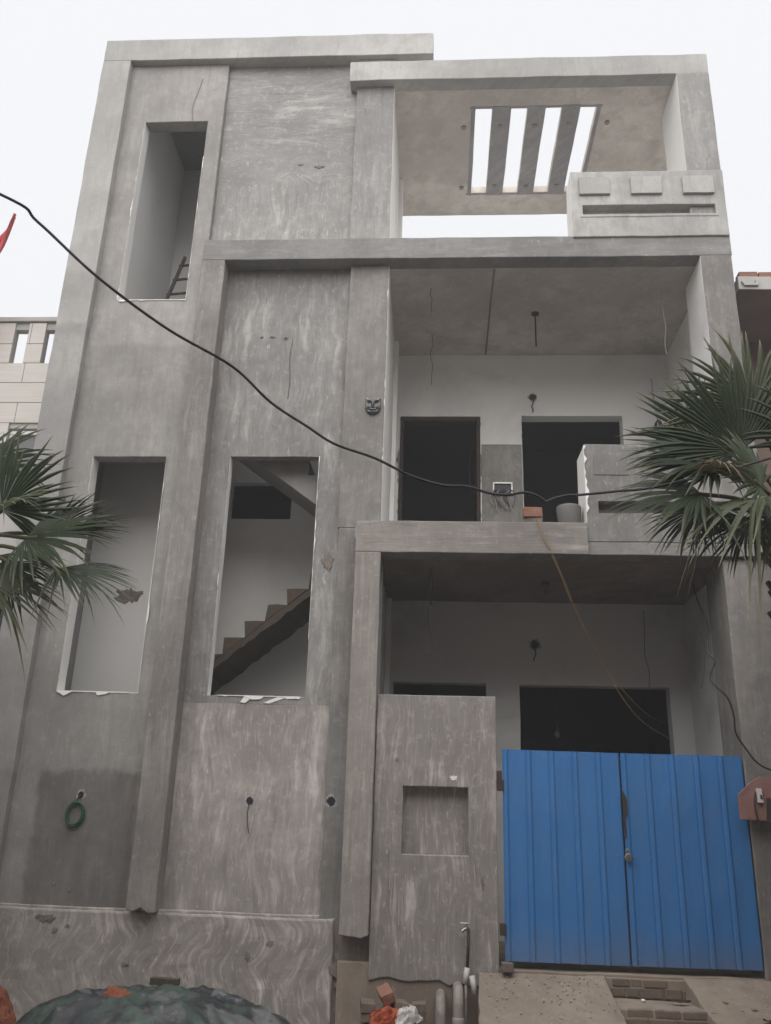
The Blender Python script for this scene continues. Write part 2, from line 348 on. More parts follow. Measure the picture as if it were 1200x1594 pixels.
def cells(name, xs, ys, zs, mat, parent=None, holes=(), side=None, res=.14, amp=.0065, bevel=.009, ragged=0.0, occ=None):
    """solid of box cells; holes = (x0,x1,z0,z1) cut right through in y. side = {'+x':mat,...} other material on faces of that direction;
    'hole' = material of the jambs and sills of the holes"""
    X = span(list(xs) + [v for h in holes for v in h[:2]], res); Y = span(ys, max(res, .25)); Z = span(list(zs) + [v for h in holes for v in h[2:4]], res)
    nx, ny, nz = len(X) - 1, len(Y) - 1, len(Z) - 1
    def filled(i, j, k):
        if not (0 <= i < nx and 0 <= j < ny and 0 <= k < nz): return False
        cx, cy, cz = (X[i] + X[i + 1]) / 2, (Y[j] + Y[j + 1]) / 2, (Z[k] + Z[k + 1]) / 2
        if occ and not occ(cx, cy, cz): return False
        return not any(h[0] < cx < h[1] and h[2] < cz < h[3] for h in holes)
    F = {}
    bm = bmesh.new(); V = {}
    mats = [MAT[mat]]; idx = {}
    for k_, m_ in (side or {}).items():
        if MAT[m_] not in mats: mats.append(MAT[m_])
        idx[k_] = mats.index(MAT[m_])
    rnd = random.Random(hash(name) % 1000 + int(abs(xs[0]) * 100))
    def v(i, j, k):
        key = (i, j, k)
        if key not in V:
            p = wob((X[i], Y[j], Z[k]), amp)
            if ragged and k == 0: p.z += rnd.uniform(-ragged, ragged * .6)
            V[key] = bm.verts.new(p)
        return V[key]
    D = (((-1, 0, 0), '-x', lambda i, j, k: ((i, j, k), (i, j, k + 1), (i, j + 1, k + 1), (i, j + 1, k))),
         ((1, 0, 0), '+x', lambda i, j, k: ((i + 1, j, k), (i + 1, j + 1, k), (i + 1, j + 1, k + 1), (i + 1, j, k + 1))),
         ((0, -1, 0), '-y', lambda i, j, k: ((i, j, k), (i + 1, j, k), (i + 1, j, k + 1), (i, j, k + 1))),
         ((0, 1, 0), '+y', lambda i, j, k: ((i, j + 1, k), (i, j + 1, k + 1), (i + 1, j + 1, k + 1), (i + 1, j + 1, k))),
         ((0, 0, -1), '-z', lambda i, j, k: ((i, j, k), (i, j + 1, k), (i + 1, j + 1, k), (i + 1, j, k))),
         ((0, 0, 1), '+z', lambda i, j, k: ((i, j, k + 1), (i + 1, j, k + 1), (i + 1, j + 1, k + 1), (i, j + 1, k + 1))))
    def inside(i, j, k): return 0 <= i < nx and 0 <= j < ny and 0 <= k < nz
    for i in range(nx):
        for j in range(ny):
            for k in range(nz):
                if not filled(i, j, k): continue
                for d, nm, fn in D:
                    q = (i + d[0], j + d[1], k + d[2])
                    if filled(*q): continue
                    f = bm.faces.new([v(*c) for c in fn(i, j, k)])
                    if inside(*q) and nm != '-z' and 'hole' in idx: f.material_index = idx['hole']
                    elif not inside(*q) and nm in idx: f.material_index = idx[nm]
    return mesh_obj(name, bm, mats, parent, bevel=bevel)

def box(name, x0, x1, y0, y1, z0, z1, mat, parent=None, **k):
    return cells(name, (x0, x1), (y0, y1), (z0, z1), mat, parent, **k)

def tube(bm, pts, r, seg=8, caps=True, radii=None):
    pts = [Vector(p) for p in pts]; rings = []
    up = Vector((0.13, .21, 1)).normalized(); n = len(pts)
    prev = None
    for i, p in enumerate(pts):
        t = (pts[min(i + 1, n - 1)] - pts[max(i - 1, 0)])
        t = t.normalized() if t.length > 1e-9 else Vector((0, 0, 1))
        if prev is None:
            a = t.cross(up)
            if a.length < .1: a = t.cross(Vector((1, 0, 0)))
            a.normalize()
        else:
            a = prev - t * prev.dot(t); a.normalize()
        prev = a; b = t.cross(a)
        rr = radii[i] if radii else r
        rings.append([bm.verts.new(p + (a * math.cos(2 * math.pi * s / seg) + b * math.sin(2 * math.pi * s / seg)) * rr) for s in range(seg)])
    for q, s_ in zip(rings, rings[1:]):
        for s in range(seg): bm.faces.new((q[s], q[(s + 1) % seg], s_[(s + 1) % seg], s_[s]))
    if caps:
        bm.faces.new(rings[0][::-1]); bm.faces.new(rings[-1])

def smooth_path(pts, n=8):
    pts = [Vector(p) for p in pts]; out = []
    P = [pts[0] * 2 - pts[1]] + pts + [pts[-1] * 2 - pts[-2]]
    for i in range(1, len(P) - 2):
        a, b, c, d = P[i - 1:i + 3]
        for k in range(n):
            t = k / n
            out.append(.5 * ((2 * b) + (c - a) * t + (2 * a - 5 * b + 4 * c - d) * t * t + (3 * b - a - 3 * c + d) * t ** 3))
    out.append(pts[-1]); return out

def cable(name, pts, r, mat, parent=None, n=8, seg=6, smooth=True):
    bm = bmesh.new(); tube(bm, smooth_path(pts, n) if smooth else pts, r, seg)
    return mesh_obj(name, bm, mat, parent, smooth=True)

def blob(name, outline, y, mat, parent=None, thick=.004, rough=.25, seed=1, n=26, axis='y', inner=None):
    """ragged flat chip / smear / hole mouth on a wall: outline = (cx, cz, rx, rz)"""
    rnd = random.Random(seed); cx, cz, rx, rz = outline
    bm = bmesh.new(); ring = []; top = []
    for i in range(n):
        a = 2 * math.pi * i / n; k = 1 + rnd.uniform(-rough, rough)
        ring.append((cx + rx * k * math.cos(a), cz + rz * k * math.sin(a)))
    f = [bm.verts.new((px, y - thick, pz)) for px, pz in ring]
    b = [bm.verts.new((cx + (px - cx) * 1.04, y + .004, cz + (pz - cz) * 1.04)) for px, pz in ring]
    c = bm.verts.new((cx, y - thick, cz))
    for i in range(n):
        j = (i + 1) % n
        bm.faces.new((c, f[i], f[j])[::-1]); bm.faces.new((f[i], b[i], b[j], f[j])[::-1])
    bmesh.ops.recalc_face_normals(bm, faces=bm.faces)
    return mesh_obj(name, bm, mat, parent)

def plate(name, pts, y0, y1, mat, parent, bevel=.003):
    bm = bmesh.new(); f = [bm.verts.new((a, y0, c)) for a, c in pts]; b = [bm.verts.new((a, y1, c)) for a, c in pts]
    bm.faces.new(f); bm.faces.new(b[::-1])
    for i in range(len(pts)): bm.faces.new((f[i], b[i], b[(i + 1) % len(pts)], f[(i + 1) % len(pts)]))
    bmesh.ops.recalc_face_normals(bm, faces=bm.faces)
    return mesh_obj(name, bm, mat, parent, bevel=bevel)

# ------------------------------------------------------------------ ground
bm = bmesh.new(); bmesh.ops.create_grid(bm, x_segments=60, y_segments=60, size=150)
for v_ in bm.verts: v_.co.z = -.16
tag(mesh_obj('ground', bm, 'road'), kind='structure')

# ------------------------------------------------------------------ the house
H = empty('unfinished_house', (0, 0, -.16), 'three storey house of bare grey cement plaster with empty window openings', 'house')
YA, YL, YF, YC, YR, Y2, YS = .07, 0.0, -.10, -.03, -.145, -.165, -.27
WT = (-3.98, -3.13, 7.57, 10.35)      # top window
WL = (-3.98, -3.12, 2.81, 5.48)       # left tall window
W2 = (-2.40, -1.375, 2.81, 5.52)      # stair window
cells('left_wall_panel', (-4.28, -2.93), (YL, .185), (.75, 11.33), 'panel_left', H, holes=(WT, WL), side={'hole': 'white'})
cells('upper_wall_panel', (-2.93, -1.14), (YA, .19), (8.34, 11.34), 'panel_upper', H)
cells('middle_wall_panel', (-2.90, -1.10), (YA, .19), (2.73, 8.10), 'panel_mid', H, holes=(W2,), side={'hole': 'white'}, bevel=.003)
cells('lower_wall_panel', (-2.90, -1.10), (YA, .19), (.75, 2.73), 'panel_low', H, bevel=.002)
# left frame and tower head beam
box('left_frame_band', -4.66, -4.27, YF, 2.9, -.2, 11.33, 'frame', H, ragged=0)
box('tower_head_beam', -4.66, -.14, YF, .35, 11.33, 11.70, 'roof', H)
cells('tower_roof_slab', (-4.6, -2.9, -.95, -.7), (.35, .9, 1.75, 2.9), (11.35, 11.55), 'nb_concrete', H, occ=lambda cx, cy, cz: not (-2.9 < cx < -.95 and .9 < cy < 1.75), res=.5)  # same added opening, lets light down the stairwell
# pilaster and the long first floor beam
box('pilaster', -2.93, -2.645, Y2, .07, .77, 8.03, 'pilaster', H, ragged=.035, res=.07)
box('upper_floor_beam', -2.93, 3.415, Y2, .06, 8.03, 8.325, 'beam', H)
# columns
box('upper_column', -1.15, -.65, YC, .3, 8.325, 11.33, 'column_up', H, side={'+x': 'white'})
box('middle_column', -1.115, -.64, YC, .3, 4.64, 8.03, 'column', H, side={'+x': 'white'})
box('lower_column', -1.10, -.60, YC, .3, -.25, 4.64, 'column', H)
mp = [(-.60, -.22), (-.60, .72), (-.96, .72)]; r0 = random.Random(8)
for k in range(16): mp.append((-.925 + r0.uniform(-.02, .03) + (.03 if k > 7 else 0) - (.05 if 3 < k < 6 else 0), .55 - .77 * k / 15))
plate('mud_patch', mp, -.064, -.02, 'mud', H, 0)
# tower side wall towards the terrace
box('terrace_side_wall', -.80, -.655, .3, 2.45, 4.64, 11.33, 'white', H)
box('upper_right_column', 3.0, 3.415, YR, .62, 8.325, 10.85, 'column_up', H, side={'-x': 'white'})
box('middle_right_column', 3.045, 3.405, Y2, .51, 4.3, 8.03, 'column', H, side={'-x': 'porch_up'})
box('lower_right_column', 2.93, 3.45, Y2, .45, -.2, 4.3, 'column', H)  # whitish inner side left in dark plaster to stand in for shade
# roof canopy with the four slots
SL = [(.445, .673), (.931, 1.154), (1.397, 1.62), (1.867, 2.085)]
def slot_occ(cx, cy, cz): return not (.41 < cy < 2.09 and any(a < cx < b for a, b in SL))
xs = [-1.24, 3.41] + [v for s_ in SL for v in s_]
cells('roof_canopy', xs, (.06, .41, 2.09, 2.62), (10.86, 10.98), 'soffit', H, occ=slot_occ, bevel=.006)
box('roof_beam', -1.24, 3.41, YR, .06, 10.84, 11.165, 'roof', H)
for i, (a, b) in enumerate([(SL[0][0] - .06, SL[0][0])] + [(SL[k][1], SL[k + 1][0]) for k in range(3)] + [(SL[3][1], SL[3][1] + .06)]):
    box('slot_rib', a + .003, b - .003, .36, 2.14, 10.850, 10.875, 'slot_edge', H, res=.12, amp=.004)
box('slot_trim', SL[0][0] - .08, SL[3][1] + .08, .365, .405, 10.853, 10.872, 'slot_edge', H, amp=.003)
box('slot_trim', SL[0][0] - .08, SL[3][1] + .08, 2.095, 2.135, 10.853, 10.872, 'slot_edge', H, amp=.003)
for x_, y_ in ((.29, .73), (.80, .71), (1.275, .71), (1.745, .69), (2.27, .68), (.29, 1.96), (.79, 1.92), (1.27, 1.95), (1.73, 1.93)):
    bm = bmesh.new(); tube(bm, [(x_, y_, 10.835), (x_, y_, 10.87)], .033, 12)
    mesh_obj('conduit_box', bm, 'stairconc', H)
# first floor and porch ceilings, back walls
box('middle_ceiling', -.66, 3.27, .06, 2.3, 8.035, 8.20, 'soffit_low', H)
DOOR1 = (-.57, .555, 4.5, 7.05); WIN1 = (1.14, 2.53, 5.2, 7.06)
cells('middle_back_wall', (-.8, 3.45), (2.15, 2.35), (4.5, 8.035), 'porch_up', H, holes=(DOOR1, WIN1), bevel=.006)
box('bare_plaster_patch', .57, 1.13, 2.142, 2.16, 4.6, 6.62, 'stain_patch', H, res=.09, amp=.006)
box('middle_side_wall', 3.22, 3.40, .51, 2.15, 4.6, 8.035, 'porch_up', H)
box('terrace_bounce_floor', -.65, 3.4, .07, 6.0, 8.201, 8.24, 'terrace', H, res=1)  # unseen pale layer added to bounce light onto the canopy soffit
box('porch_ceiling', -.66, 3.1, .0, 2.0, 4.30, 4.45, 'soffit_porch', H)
box('middle_floor', -.9, 3.3, -.2, 6.0, 4.46, 4.60, 'nb_concrete', H)
DOORG = (-.56, .59, .4, 3.265); WING = (1.0, 2.81, 1.3, 3.26)
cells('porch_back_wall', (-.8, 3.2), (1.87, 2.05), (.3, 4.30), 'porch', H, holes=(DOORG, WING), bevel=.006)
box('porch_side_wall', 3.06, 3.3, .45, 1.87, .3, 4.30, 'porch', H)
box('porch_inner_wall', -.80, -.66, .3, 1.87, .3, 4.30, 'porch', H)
box('porch_floor', -.9, 3.3, -.13, 6.0, -.2, .40, 'ramp', H)
# unlit rooms behind the two back walls
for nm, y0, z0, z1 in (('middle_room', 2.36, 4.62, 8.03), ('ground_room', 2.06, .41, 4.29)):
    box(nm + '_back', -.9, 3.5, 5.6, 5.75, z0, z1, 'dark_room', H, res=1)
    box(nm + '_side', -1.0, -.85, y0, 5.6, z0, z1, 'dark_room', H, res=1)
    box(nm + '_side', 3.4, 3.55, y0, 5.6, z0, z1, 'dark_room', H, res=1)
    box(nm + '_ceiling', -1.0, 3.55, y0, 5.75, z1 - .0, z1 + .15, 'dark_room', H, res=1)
# door lining and window head of the openings
for nm, h_, y_ in (('door_frame', DOOR1, 2.17),):
    g = box(nm, h_[0], h_[0] + .05, y_, y_ + .12, h_[2] + .15, h_[3], 'rusty', H, res=.3, amp=.002)
    box('frame_post', h_[1] - .05, h_[1], y_, y_ + .12, h_[2] + .15, h_[3] - .06, 'rusty', H, res=.3, amp=.002)
    box('frame_head', h_[0] + .05, h_[1], y_, y_ + .12, h_[3] - .06, h_[3], 'rusty', H, res=.3, amp=.002)
for z_ in (6.75, 6.45, 6.1): pass
# joints in the first floor ceiling
for x_ in (.64,):
    box('shutter_joint', x_ - .012, x_ + .014, .07, 2.14, 8.027, 8.04, 'soffit_porch', H, res=.12, amp=.007)
for x_ in (.75,):
    box('shutter_joint', x_ - .02, x_ + .02, .01, 1.85, 4.291, 4.31, 'soffit_porch', H, res=.12, amp=.006)
# ground floor frame: strip + beam
box('entrance_strip', -.885, -.615, YS, -.035, .62, 4.29, 'strip', H, ragged=.03, res=.07)
box('entrance_beam', -.885, 1.55, YS, .0, 4.29, 4.64, 'beam_low', H)
box('entrance_beam_end', 1.55, 3.41, YS + .05, .0, 4.30, 4.44, 'beam', H)
# parapets
def parapet(z0, z1, x0, x1, y0, th, nm, pm='parapet'):
    s0, s1 = z0 + .32, z0 + .455
    def oc(cx, cy, cz): return not (x0 + .13 < cx < x1 - .13 and s0 < cz < s1 and cy < y0 + .12)
    p = cells(nm, (x0, x0 + .13, x1 - .13, x1), (y0, y0 + .12, y0 + th), (z0, s0, s1, z1), pm, H, side={'-x': 'white'}, occ=oc, res=.11)
    wd = (x1 - x0)
    for k in range(3):
        a = x0 + .10 + k * .62
        box('raised_block', a, a + .37, y0 - (.034 if z0 > 8 else .008), y0 + .01, z1 - .36, z1 - .11, 'roof' if z0 > 8 else pm, p, res=.13, amp=.003, bevel=.004)
    box('slot_sill', x0 + .10, x1 - .10, y0 - .008, y0 + .01, s0 - .045, s0 - .004, 'parapet', p, res=.1, amp=.004) if z0 > 8 else None
    return p
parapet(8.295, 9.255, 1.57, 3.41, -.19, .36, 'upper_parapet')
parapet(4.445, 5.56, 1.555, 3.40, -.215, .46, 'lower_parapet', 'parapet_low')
# plinth
def plinth():
    rnd = random.Random(3)
    o = box('plinth', -4.9, -.95, -.055, .2, -.3, .74, 'plinth', H, amp=.016, res=.09, bevel=.02)
    return o
plinth()
box('plinth_ledge', -4.28, -1.10, -.035, .06, .735, .765, 'panel_low', H, amp=.01, res=.08, bevel=.006)
# hall interior: stairwell
box('hall_back_wall', -4.3, -2.98, 1.88, 2.0, 7.2, 11.33, 'inner', H, res=.5)
box('hall_back_wall', -4.27, -2.98, 1.0, 1.12, .3, 7.2, 'inner', H, res=.5)
box('stair_left_return', -3.1, -2.98, 1.12, 1.75, .3, 7.2, 'inner', H, res=.5)
box('hall_left_wall', -4.27, -4.06, .19, 1.88, 7.35, 11.33, 'inner', H, res=.5)
cells('stair_back_wall', (-3.1, -.6), (1.75, 1.87), (.3, 11.33), 'stair_white', H, holes=((-2.78, -1.97, 5.35, 5.855),), res=.4, amp=.003)
box('duct_back', -3.3, -1.7, 2.6, 2.7, 5.1, 6.2, 'dark_room', H, res=1)
box('duct_side', -1.9, -1.8, 1.88, 2.6, 5.1, 6.2, 'dark_room', H, res=1)
box('duct_side', -3.3, -3.2, 1.88, 2.6, 5.1, 6.2, 'dark_room', H, res=1)
box('duct_bottom', -3.2, -1.9, 1.88, 2.6, 5.15, 5.25, 'dark_room', H, res=1)
box('duct_top', -3.2, -1.9, 1.88, 2.6, 6.0, 6.1, 'dark_room', H, res=1)
box('stair_right_wall', -.80, -.70, .30, 1.75, .3, 4.63, 'stair_white', H, res=.5)
box('stair_right_lining', -.86, -.81, .30, 1.75, 4.64, 11.3, 'stair_white', H, res=.5)
cells('hall_ceiling', (-4.27, -2.9, -.95, -.66), (.19, .9, 1.75, 2.0), (11.2, 11.32), 'stairconc', H, occ=lambda cx, cy, cz: not (-2.9 < cx < -.95 and .9 < cy < 1.75), res=.5)   # unseen opening added over the stairwell to let light in
box('hall_floor', -4.3, -.7, .2, 2.4, -.2, .45, 'stairconc', H, res=.5)
box('top_landing', -4.27, -3.0, .2, 1.88, 7.2, 7.35, 'stairconc', H, res=.5)
# two stair flights
def flight(name, x0, z0, run, rise, n, y0, y1, sgn, wm, sm, th):
    root = None
    bm = bmesh.new()
    xe = x0 + sgn * run * n; ze = z0 + rise * n
    rg = random.Random(n * 7); jit = .016 if wm == 'step_brick' else .002; ns = n * 4
    pts = [(x0 + (xe - x0) * k / ns, z0 - rise - th + (ze - z0) * k / ns + rg.uniform(-jit, jit)) for k in range(ns + 1)] + [(xe, ze - rise), (x0, z0 - rise)]
    f = [bm.verts.new((a, y0, c)) for a, c in pts]; b = [bm.verts.new((a, y1, c)) for a, c in pts]
    bm.faces.new(f); bm.faces.new(b)
    for i in range(len(f)): bm.faces.new((f[i], f[(i + 1) % len(f)], b[(i + 1) % len(f)], b[i]))
    bmesh.ops.recalc_face_normals(bm, faces=bm.faces)
    root = mesh_obj(name, bm, sm, H)
    for i in range(n):
        a = x0 + sgn * run * i; bq = x0 + sgn * run * n
        a, bq = x0 + sgn * run * i, x0 + sgn * run * (i + 1)
        plate('step', [(a + rg.uniform(-jit, jit), z0 + rise * (i - 1) - .01), (a + rg.uniform(-jit, jit), z0 + rise * i - rg.uniform(0, jit)), (a * .5 + bq * .5, z0 + rise * i + rg.uniform(-jit, jit) * .6), (bq, z0 + rise * i - .003)], y0 - .006 - .004 * (i % 2), y1, wm, root, .006)
    return root
flight('lower_stair_flight', -2.96, 3.19, .2385, .196, 8, .85, 1.74, 1, 'step_brick', 'step_brick', .10)
flight('upper_stair_flight', -1.023, 5.223, .253, .185, 8, .35, 1.0, -1, 'stairconc', 'stairconc', .29)
box('stair_landing', -1.02, -.8, .32, 1.75, 4.86, 5.03, 'stairconc', H, res=.5)

# pits and holes, chips and paint on the walls
def hole(cx, cz, y, rx, rz, seed=1):
    blob('hole_rim', (cx, cz, rx * 1.35, rz * 1.4), y, 'slot_edge', H, .004, .22, seed)
    blob('hole', (cx, cz, rx, rz), y - .005, 'black_rubber', H, .002, .2, seed + 5)
hole(-3.57, 1.785, YL, .032, .036, 2); hole(-1.87, 1.775, YA, .036, .04, 3); hole(-1.04, 1.795, YC, .045, .042, 4)
hole(-2.16, 7.08, YA, .02, .012, 6); hole(-2.03, 7.08, YA, .035, .012, 7); hole(-1.87, 7.07, YA, .02, .018, 8)
hole(1.30, 7.35, 2.15, .05, .045, 9); hole(1.20, 3.76, 1.87, .05, .05, 10)
blob('broken_plaster', (-1.215, 4.27, .055, .09), YA, 'broken', H, .012, .35, 11, 36)
blob('broken_plaster', (-1.225, 4.08, .04, .07), YA, 'panel_upper', H, .004, .4, 12, 30)
blob('broken_patch', (-3.72, 4.10, .15, .08), 1.0, 'broken', H, .012, .4, 13, 34)
rnd = random.Random(21)
def smear_sill(x0, x1, z, y, seed):
    r_ = random.Random(seed); bm = bmesh.new(); n = 28; top = []; bot = []
    for i in range(n + 1):
        x = x0 + (x1 - x0) * i / n; d = max(.003, noise.noise(Vector((x * 5, seed, 0))) * .07 + r_.uniform(-.006, .010))
        top.append(bm.verts.new((x, y - .009, z + .004))); bot.append(bm.verts.new((x + .02 * math.sin(i), y - .009, z - d)))
    for i in range(n): bm.faces.new((top[i], bot[i], bot[i + 1], top[i + 1]))
    o = mesh_obj('paint_smear', bm, 'white', H)
    m = o.modifiers.new('s', 'SOLIDIFY'); m.thickness = .006; m.offset = 0
smear_sill(WT[0] + .02, WT[1], WT[2], YL, 2); smear_sill(W2[0] + .1, W2[1] - .05, W2[2], YA, 5)
smear_sill(WL[0], WL[1] - .1, WL[2], YL, 11)
def smear_jamb(x, z0, z1, y, seed, w_=.014, mat='white'):
    r_ = random.Random(seed); bm = bmesh.new(); n = int((z1 - z0) / .05); a = []; b = []
    for i in range(n + 1):
        z = z0 + (z1 - z0) * i / n; q_ = noise.noise(Vector((z * 2.3, seed, 3))) * 1.6 + .5 * noise.noise(Vector((z * 9, seed, 5))) + r_.uniform(-.35, .35); d = max(.0004, q_ * abs(w_)) * (1 if w_ > 0 else -1)
        a.append(bm.verts.new((x - .002, y - .009, z))); b.append(bm.verts.new((x + d, y - .009, z)))
    for i in range(n): bm.faces.new((a[i], b[i], b[i + 1], a[i + 1]))
    o = mesh_obj('paint_smear', bm, mat, H)
    m = o.modifiers.new('s', 'SOLIDIFY'); m.thickness = .006; m.offset = 0
smear_jamb(WT[1], WT[2], WT[3] - .6, YL, 1); smear_jamb(WL[1], WL[2], WL[3], YL, 4); smear_jamb(W2[1], W2[2] + .6, W2[3], YA, 6, .016)
smear_jamb(WT[0], WT[2], WT[3], YL, 8, -.016); smear_jamb(WL[0], WL[2], WL[3], YL, 9, -.012); smear_jamb(W2[0], W2[2], W2[3], YA, 10, -.014)
smear_jamb(-.64, 4.7, 8.0, YC, 12, -.022); smear_jamb(1.555, 4.66, 5.54, -.215, 14, .06)
for x_, w_ in ((-.57, -.05), (.555, .04)): smear_jamb(x_, 4.7, 7.03, 2.15, 31 + int(x_ * 10), w_, 'broken')
smear_jamb(1.14, 5.3, 7.0, 2.15, 41, -.015, 'stain_patch')
def crack(pts, y, seed, r_=.0022):
    rn_ = random.Random(seed); P_ = []
    for (xa, za), (xb, zb) in zip(pts, pts[1:]):
        for k in range(6): P_.append((xa + (xb - xa) * k / 6 + rn_.uniform(-.008, .008), y, za + (zb - za) * k / 6 + rn_.uniform(-.006, .006)))
    cable('crack', P_, r_, 'mud', H, smooth=False, seg=4)
for i_, (cx_, cz_, rx_, rz_, y_) in enumerate(((-3.72, .655, .09, .03, -.06), (-3.62, .56, .025, .018, -.06), (-3.5, .60, .015, .012, -.06), (-1.55, .52, .03, .022, -.06), (-1.75, .40, .02, .03, -.06), (-2.9, .3, .03, .02, -.06), (-3.72, .96, .02, .025, -.002), (-3.55, .9, .012, .01, -.002), (-1.6, 9.62, .05, .02, .064), (-1.85, 9.66, .03, .012, .064), (.43, 1.1, .012, .05, -.152), (-.40, 2.2, .02, .012, -.152))):
    blob('chip', (cx_, cz_, rx_, rz_), y_, 'stain_patch' if i_ % 2 else 'broken', H, .003, .45, 60 + i_, 18)
for k_, (xa, xb) in enumerate(((-2.05, -1.95), (-1.80, -1.60))):
    bm = bmesh.new(); vs_ = [bm.verts.new(p_) for p_ in ((xa, .061, 2.745), (xa + .05, .061, 2.735), (xb + .03, .061, 2.80), (xb - .06, .061, 2.805))]
    bm.faces.new(vs_); o_ = mesh_obj('paint_smear', bm, 'white', H); m_ = o_.modifiers.new('s', 'SOLIDIFY'); m_.thickness = .004
# putty runs below the pier niche are on the gate pier (below)

# ------------------------------------------------------------------ gate pier with niche
PW = empty('gate_pier_wall', (0, -.15, -.16), 'bare plaster wall panel with square niche, left of the blue gate', 'wall')
NI = (-.33, .30, 1.34, 1.95)
cells('wall_face', (-.61, .575), (-.15, -.03), (.27, 2.83), 'pier', PW, holes=(NI,), res=.09, ragged=.035, amp=.006)
box('niche_back', NI[0] - .05, NI[1] + .05, -.03, .02, NI[2] - .05, NI[3] + .05, 'pier', PW)
box('footing', -.60, .56, -.10, .05, -.2, .255, 'mud', PW, amp=.02, res=.06)
rnd = random.Random(5)
for (x, z0, z1) in ((-.44, 1.02, 1.16), (-.42, .80, 1.15), (-.345, .72, .98), (-.31, .70, 1.13), (-.29, 1.08, 1.16), (.02, .95, 1.08), (.06, .93, 1.0), (.22, 1.15, 1.2), (.36, 1.15, 1.26), (.40, 1.24, 1.33), (-.33, .48, .6), (-.48, .58, .62), (.25, 1.12, 1.17)):
    pts = [(x + rnd.uniform(-.006, .006), -.154, z0 + (z1 - z0) * i / 4) for i in range(5)]
    bm = bmesh.new(); tube(bm, pts, .006, 6, radii=[.004, .003, .0025, .003, .0012]); mesh_obj('putty_run', bm, 'putty', PW)
blob('putty_dab', (.16, 2.04, .035, .022), -.15, 'white', PW, .006, .4, 3)

# ------------------------------------------------------------------ blue gate
G = empty('sheet_metal_gate', (1.76, -.15, .45), 'blue double gate of ribbed metal sheet with padlock', 'gate')
def ribbed(name, x0, x1, zt0, zt1, zb0, zb1, y, n, parent):
    prof = []; wdt = (x1 - x0) / n
    prof.append((x0, 0))
    for k in range(n):
        a = x0 + k * wdt
        prof += [(a + .004, 0), (a + .018, -.016), (a + .040, -.018), (a + .058, -.003), (a + wdt * .55, -.001), (a + wdt - .010, -.005)]
    prof.append((x1, -.002))
    bm = bmesh.new(); rows = []; nz = 10
    for j in range(nz + 1):
        t = j / nz; row = []
        for px, d in prof:
            u = (px - x0) / (x1 - x0)
            zb = zb0 + (zb1 - zb0) * u; zt = zt0 + (zt1 - zt0) * u
            wv = .011 * noise.noise(Vector((px * 2.5, t * 3, 4))) + .004 * noise.noise(Vector((px * 9, t * 8, 2)))
            row.append(bm.verts.new((px, y + d + wv, zb + (zt - zb) * t)))
        rows.append(row)
    for a, b in zip(rows, rows[1:]):
        for i in range(len(prof) - 1): bm.faces.new((a[i], a[i + 1], b[i + 1], b[i]))
    o = mesh_obj(name, bm, 'gate', parent)
    m = o.modifiers.new('s', 'SOLIDIFY'); m.thickness = .004; m.offset = 1
    return o
lf = ribbed('gate_leaf', .63, 1.748, 2.32, 2.312, .462, .462, -.15, 5, G)
rf = ribbed('gate_leaf', 1.766, 2.915, 2.312, 2.312, .462, .468, -.145, 5, G)
for leaf, a, b in ((lf, .64, 1.74), (rf, 1.775, 2.905)):
    for nm, (x0, x1, z0, z1) in (('frame_rail', (a, b, .49, .53)), ('frame_rail', (a, b, 2.24, 2.28)), ('frame_rail', (a, b, 1.36, 1.40)), ('frame_stile', (a, a + .04, .54, 2.23)), ('frame_stile', (b - .04, b, .54, 2.23))):
        box(nm, x0, x1, -.135, -.10, z0, z1, 'rusty', leaf, res=1, amp=0, bevel=.002)
    for k in range(7):
        for z_ in (1.38, 2.27, .52):
            if random.random() < .75:
                bm = bmesh.new(); tube(bm, [(a + .05 + k * .168, -.158, z_), (a + .05 + k * .168, -.148, z_)], .006, 6); mesh_obj('rivet', bm, 'steel', leaf)
box('cover_strip', 1.725, 1.79, -.125, -.115, .47, 2.25, 'rusty', G, res=1, amp=0, bevel=0)
# hasp handle in dark iron + padlock
plate('latch_plate', [(1.765, 1.97), (1.78, 1.93), (1.797, 1.90), (1.80, 1.76), (1.788, 1.73), (1.77, 1.74), (1.757, 1.80), (1.759, 1.92)], -.185, -.17, 'rusty', G)
plate('latch_bar', [(1.752, 1.74), (1.776, 1.74), (1.778, 1.57), (1.77, 1.54), (1.755, 1.55)], -.182, -.172, 'rusty', G)
pl = empty('padlock', (1.775, -.2, 1.36), 'small round steel padlock hanging at the gate joint', 'padlock')
bm = bmesh.new(); tube(bm, [(1.778, -.215, 1.372), (1.778, -.185, 1.372)], .036, 20); mesh_obj('lock_body', bm, 'steel', pl, bevel=.006)
bm = bmesh.new(); tube(bm, smooth_path([(1.757, -.198, 1.39), (1.757, -.198, 1.425), (1.766, -.198, 1.442), (1.785, -.198, 1.442), (1.797, -.198, 1.425), (1.797, -.198, 1.39)], 4), .006, 8); mesh_obj('shackle', bm, 'steel', pl)
bm = bmesh.new(); tube(bm, [(1.779, -.218, 1.362), (1.779, -.214, 1.362)], .006, 8); mesh_obj('keyhole', bm, 'black_rubber', pl)
for z_ in (1.98, .72):
    box('hinge', .585, .64, -.175, -.12, z_ - .05, z_ + .05, 'rusty', G, res=1, amp=0, bevel=.004)
box('hinge_hook', .575, .625, -.168, -.15, 1.93, 2.12, 'rusty', G, res=1, amp=0)

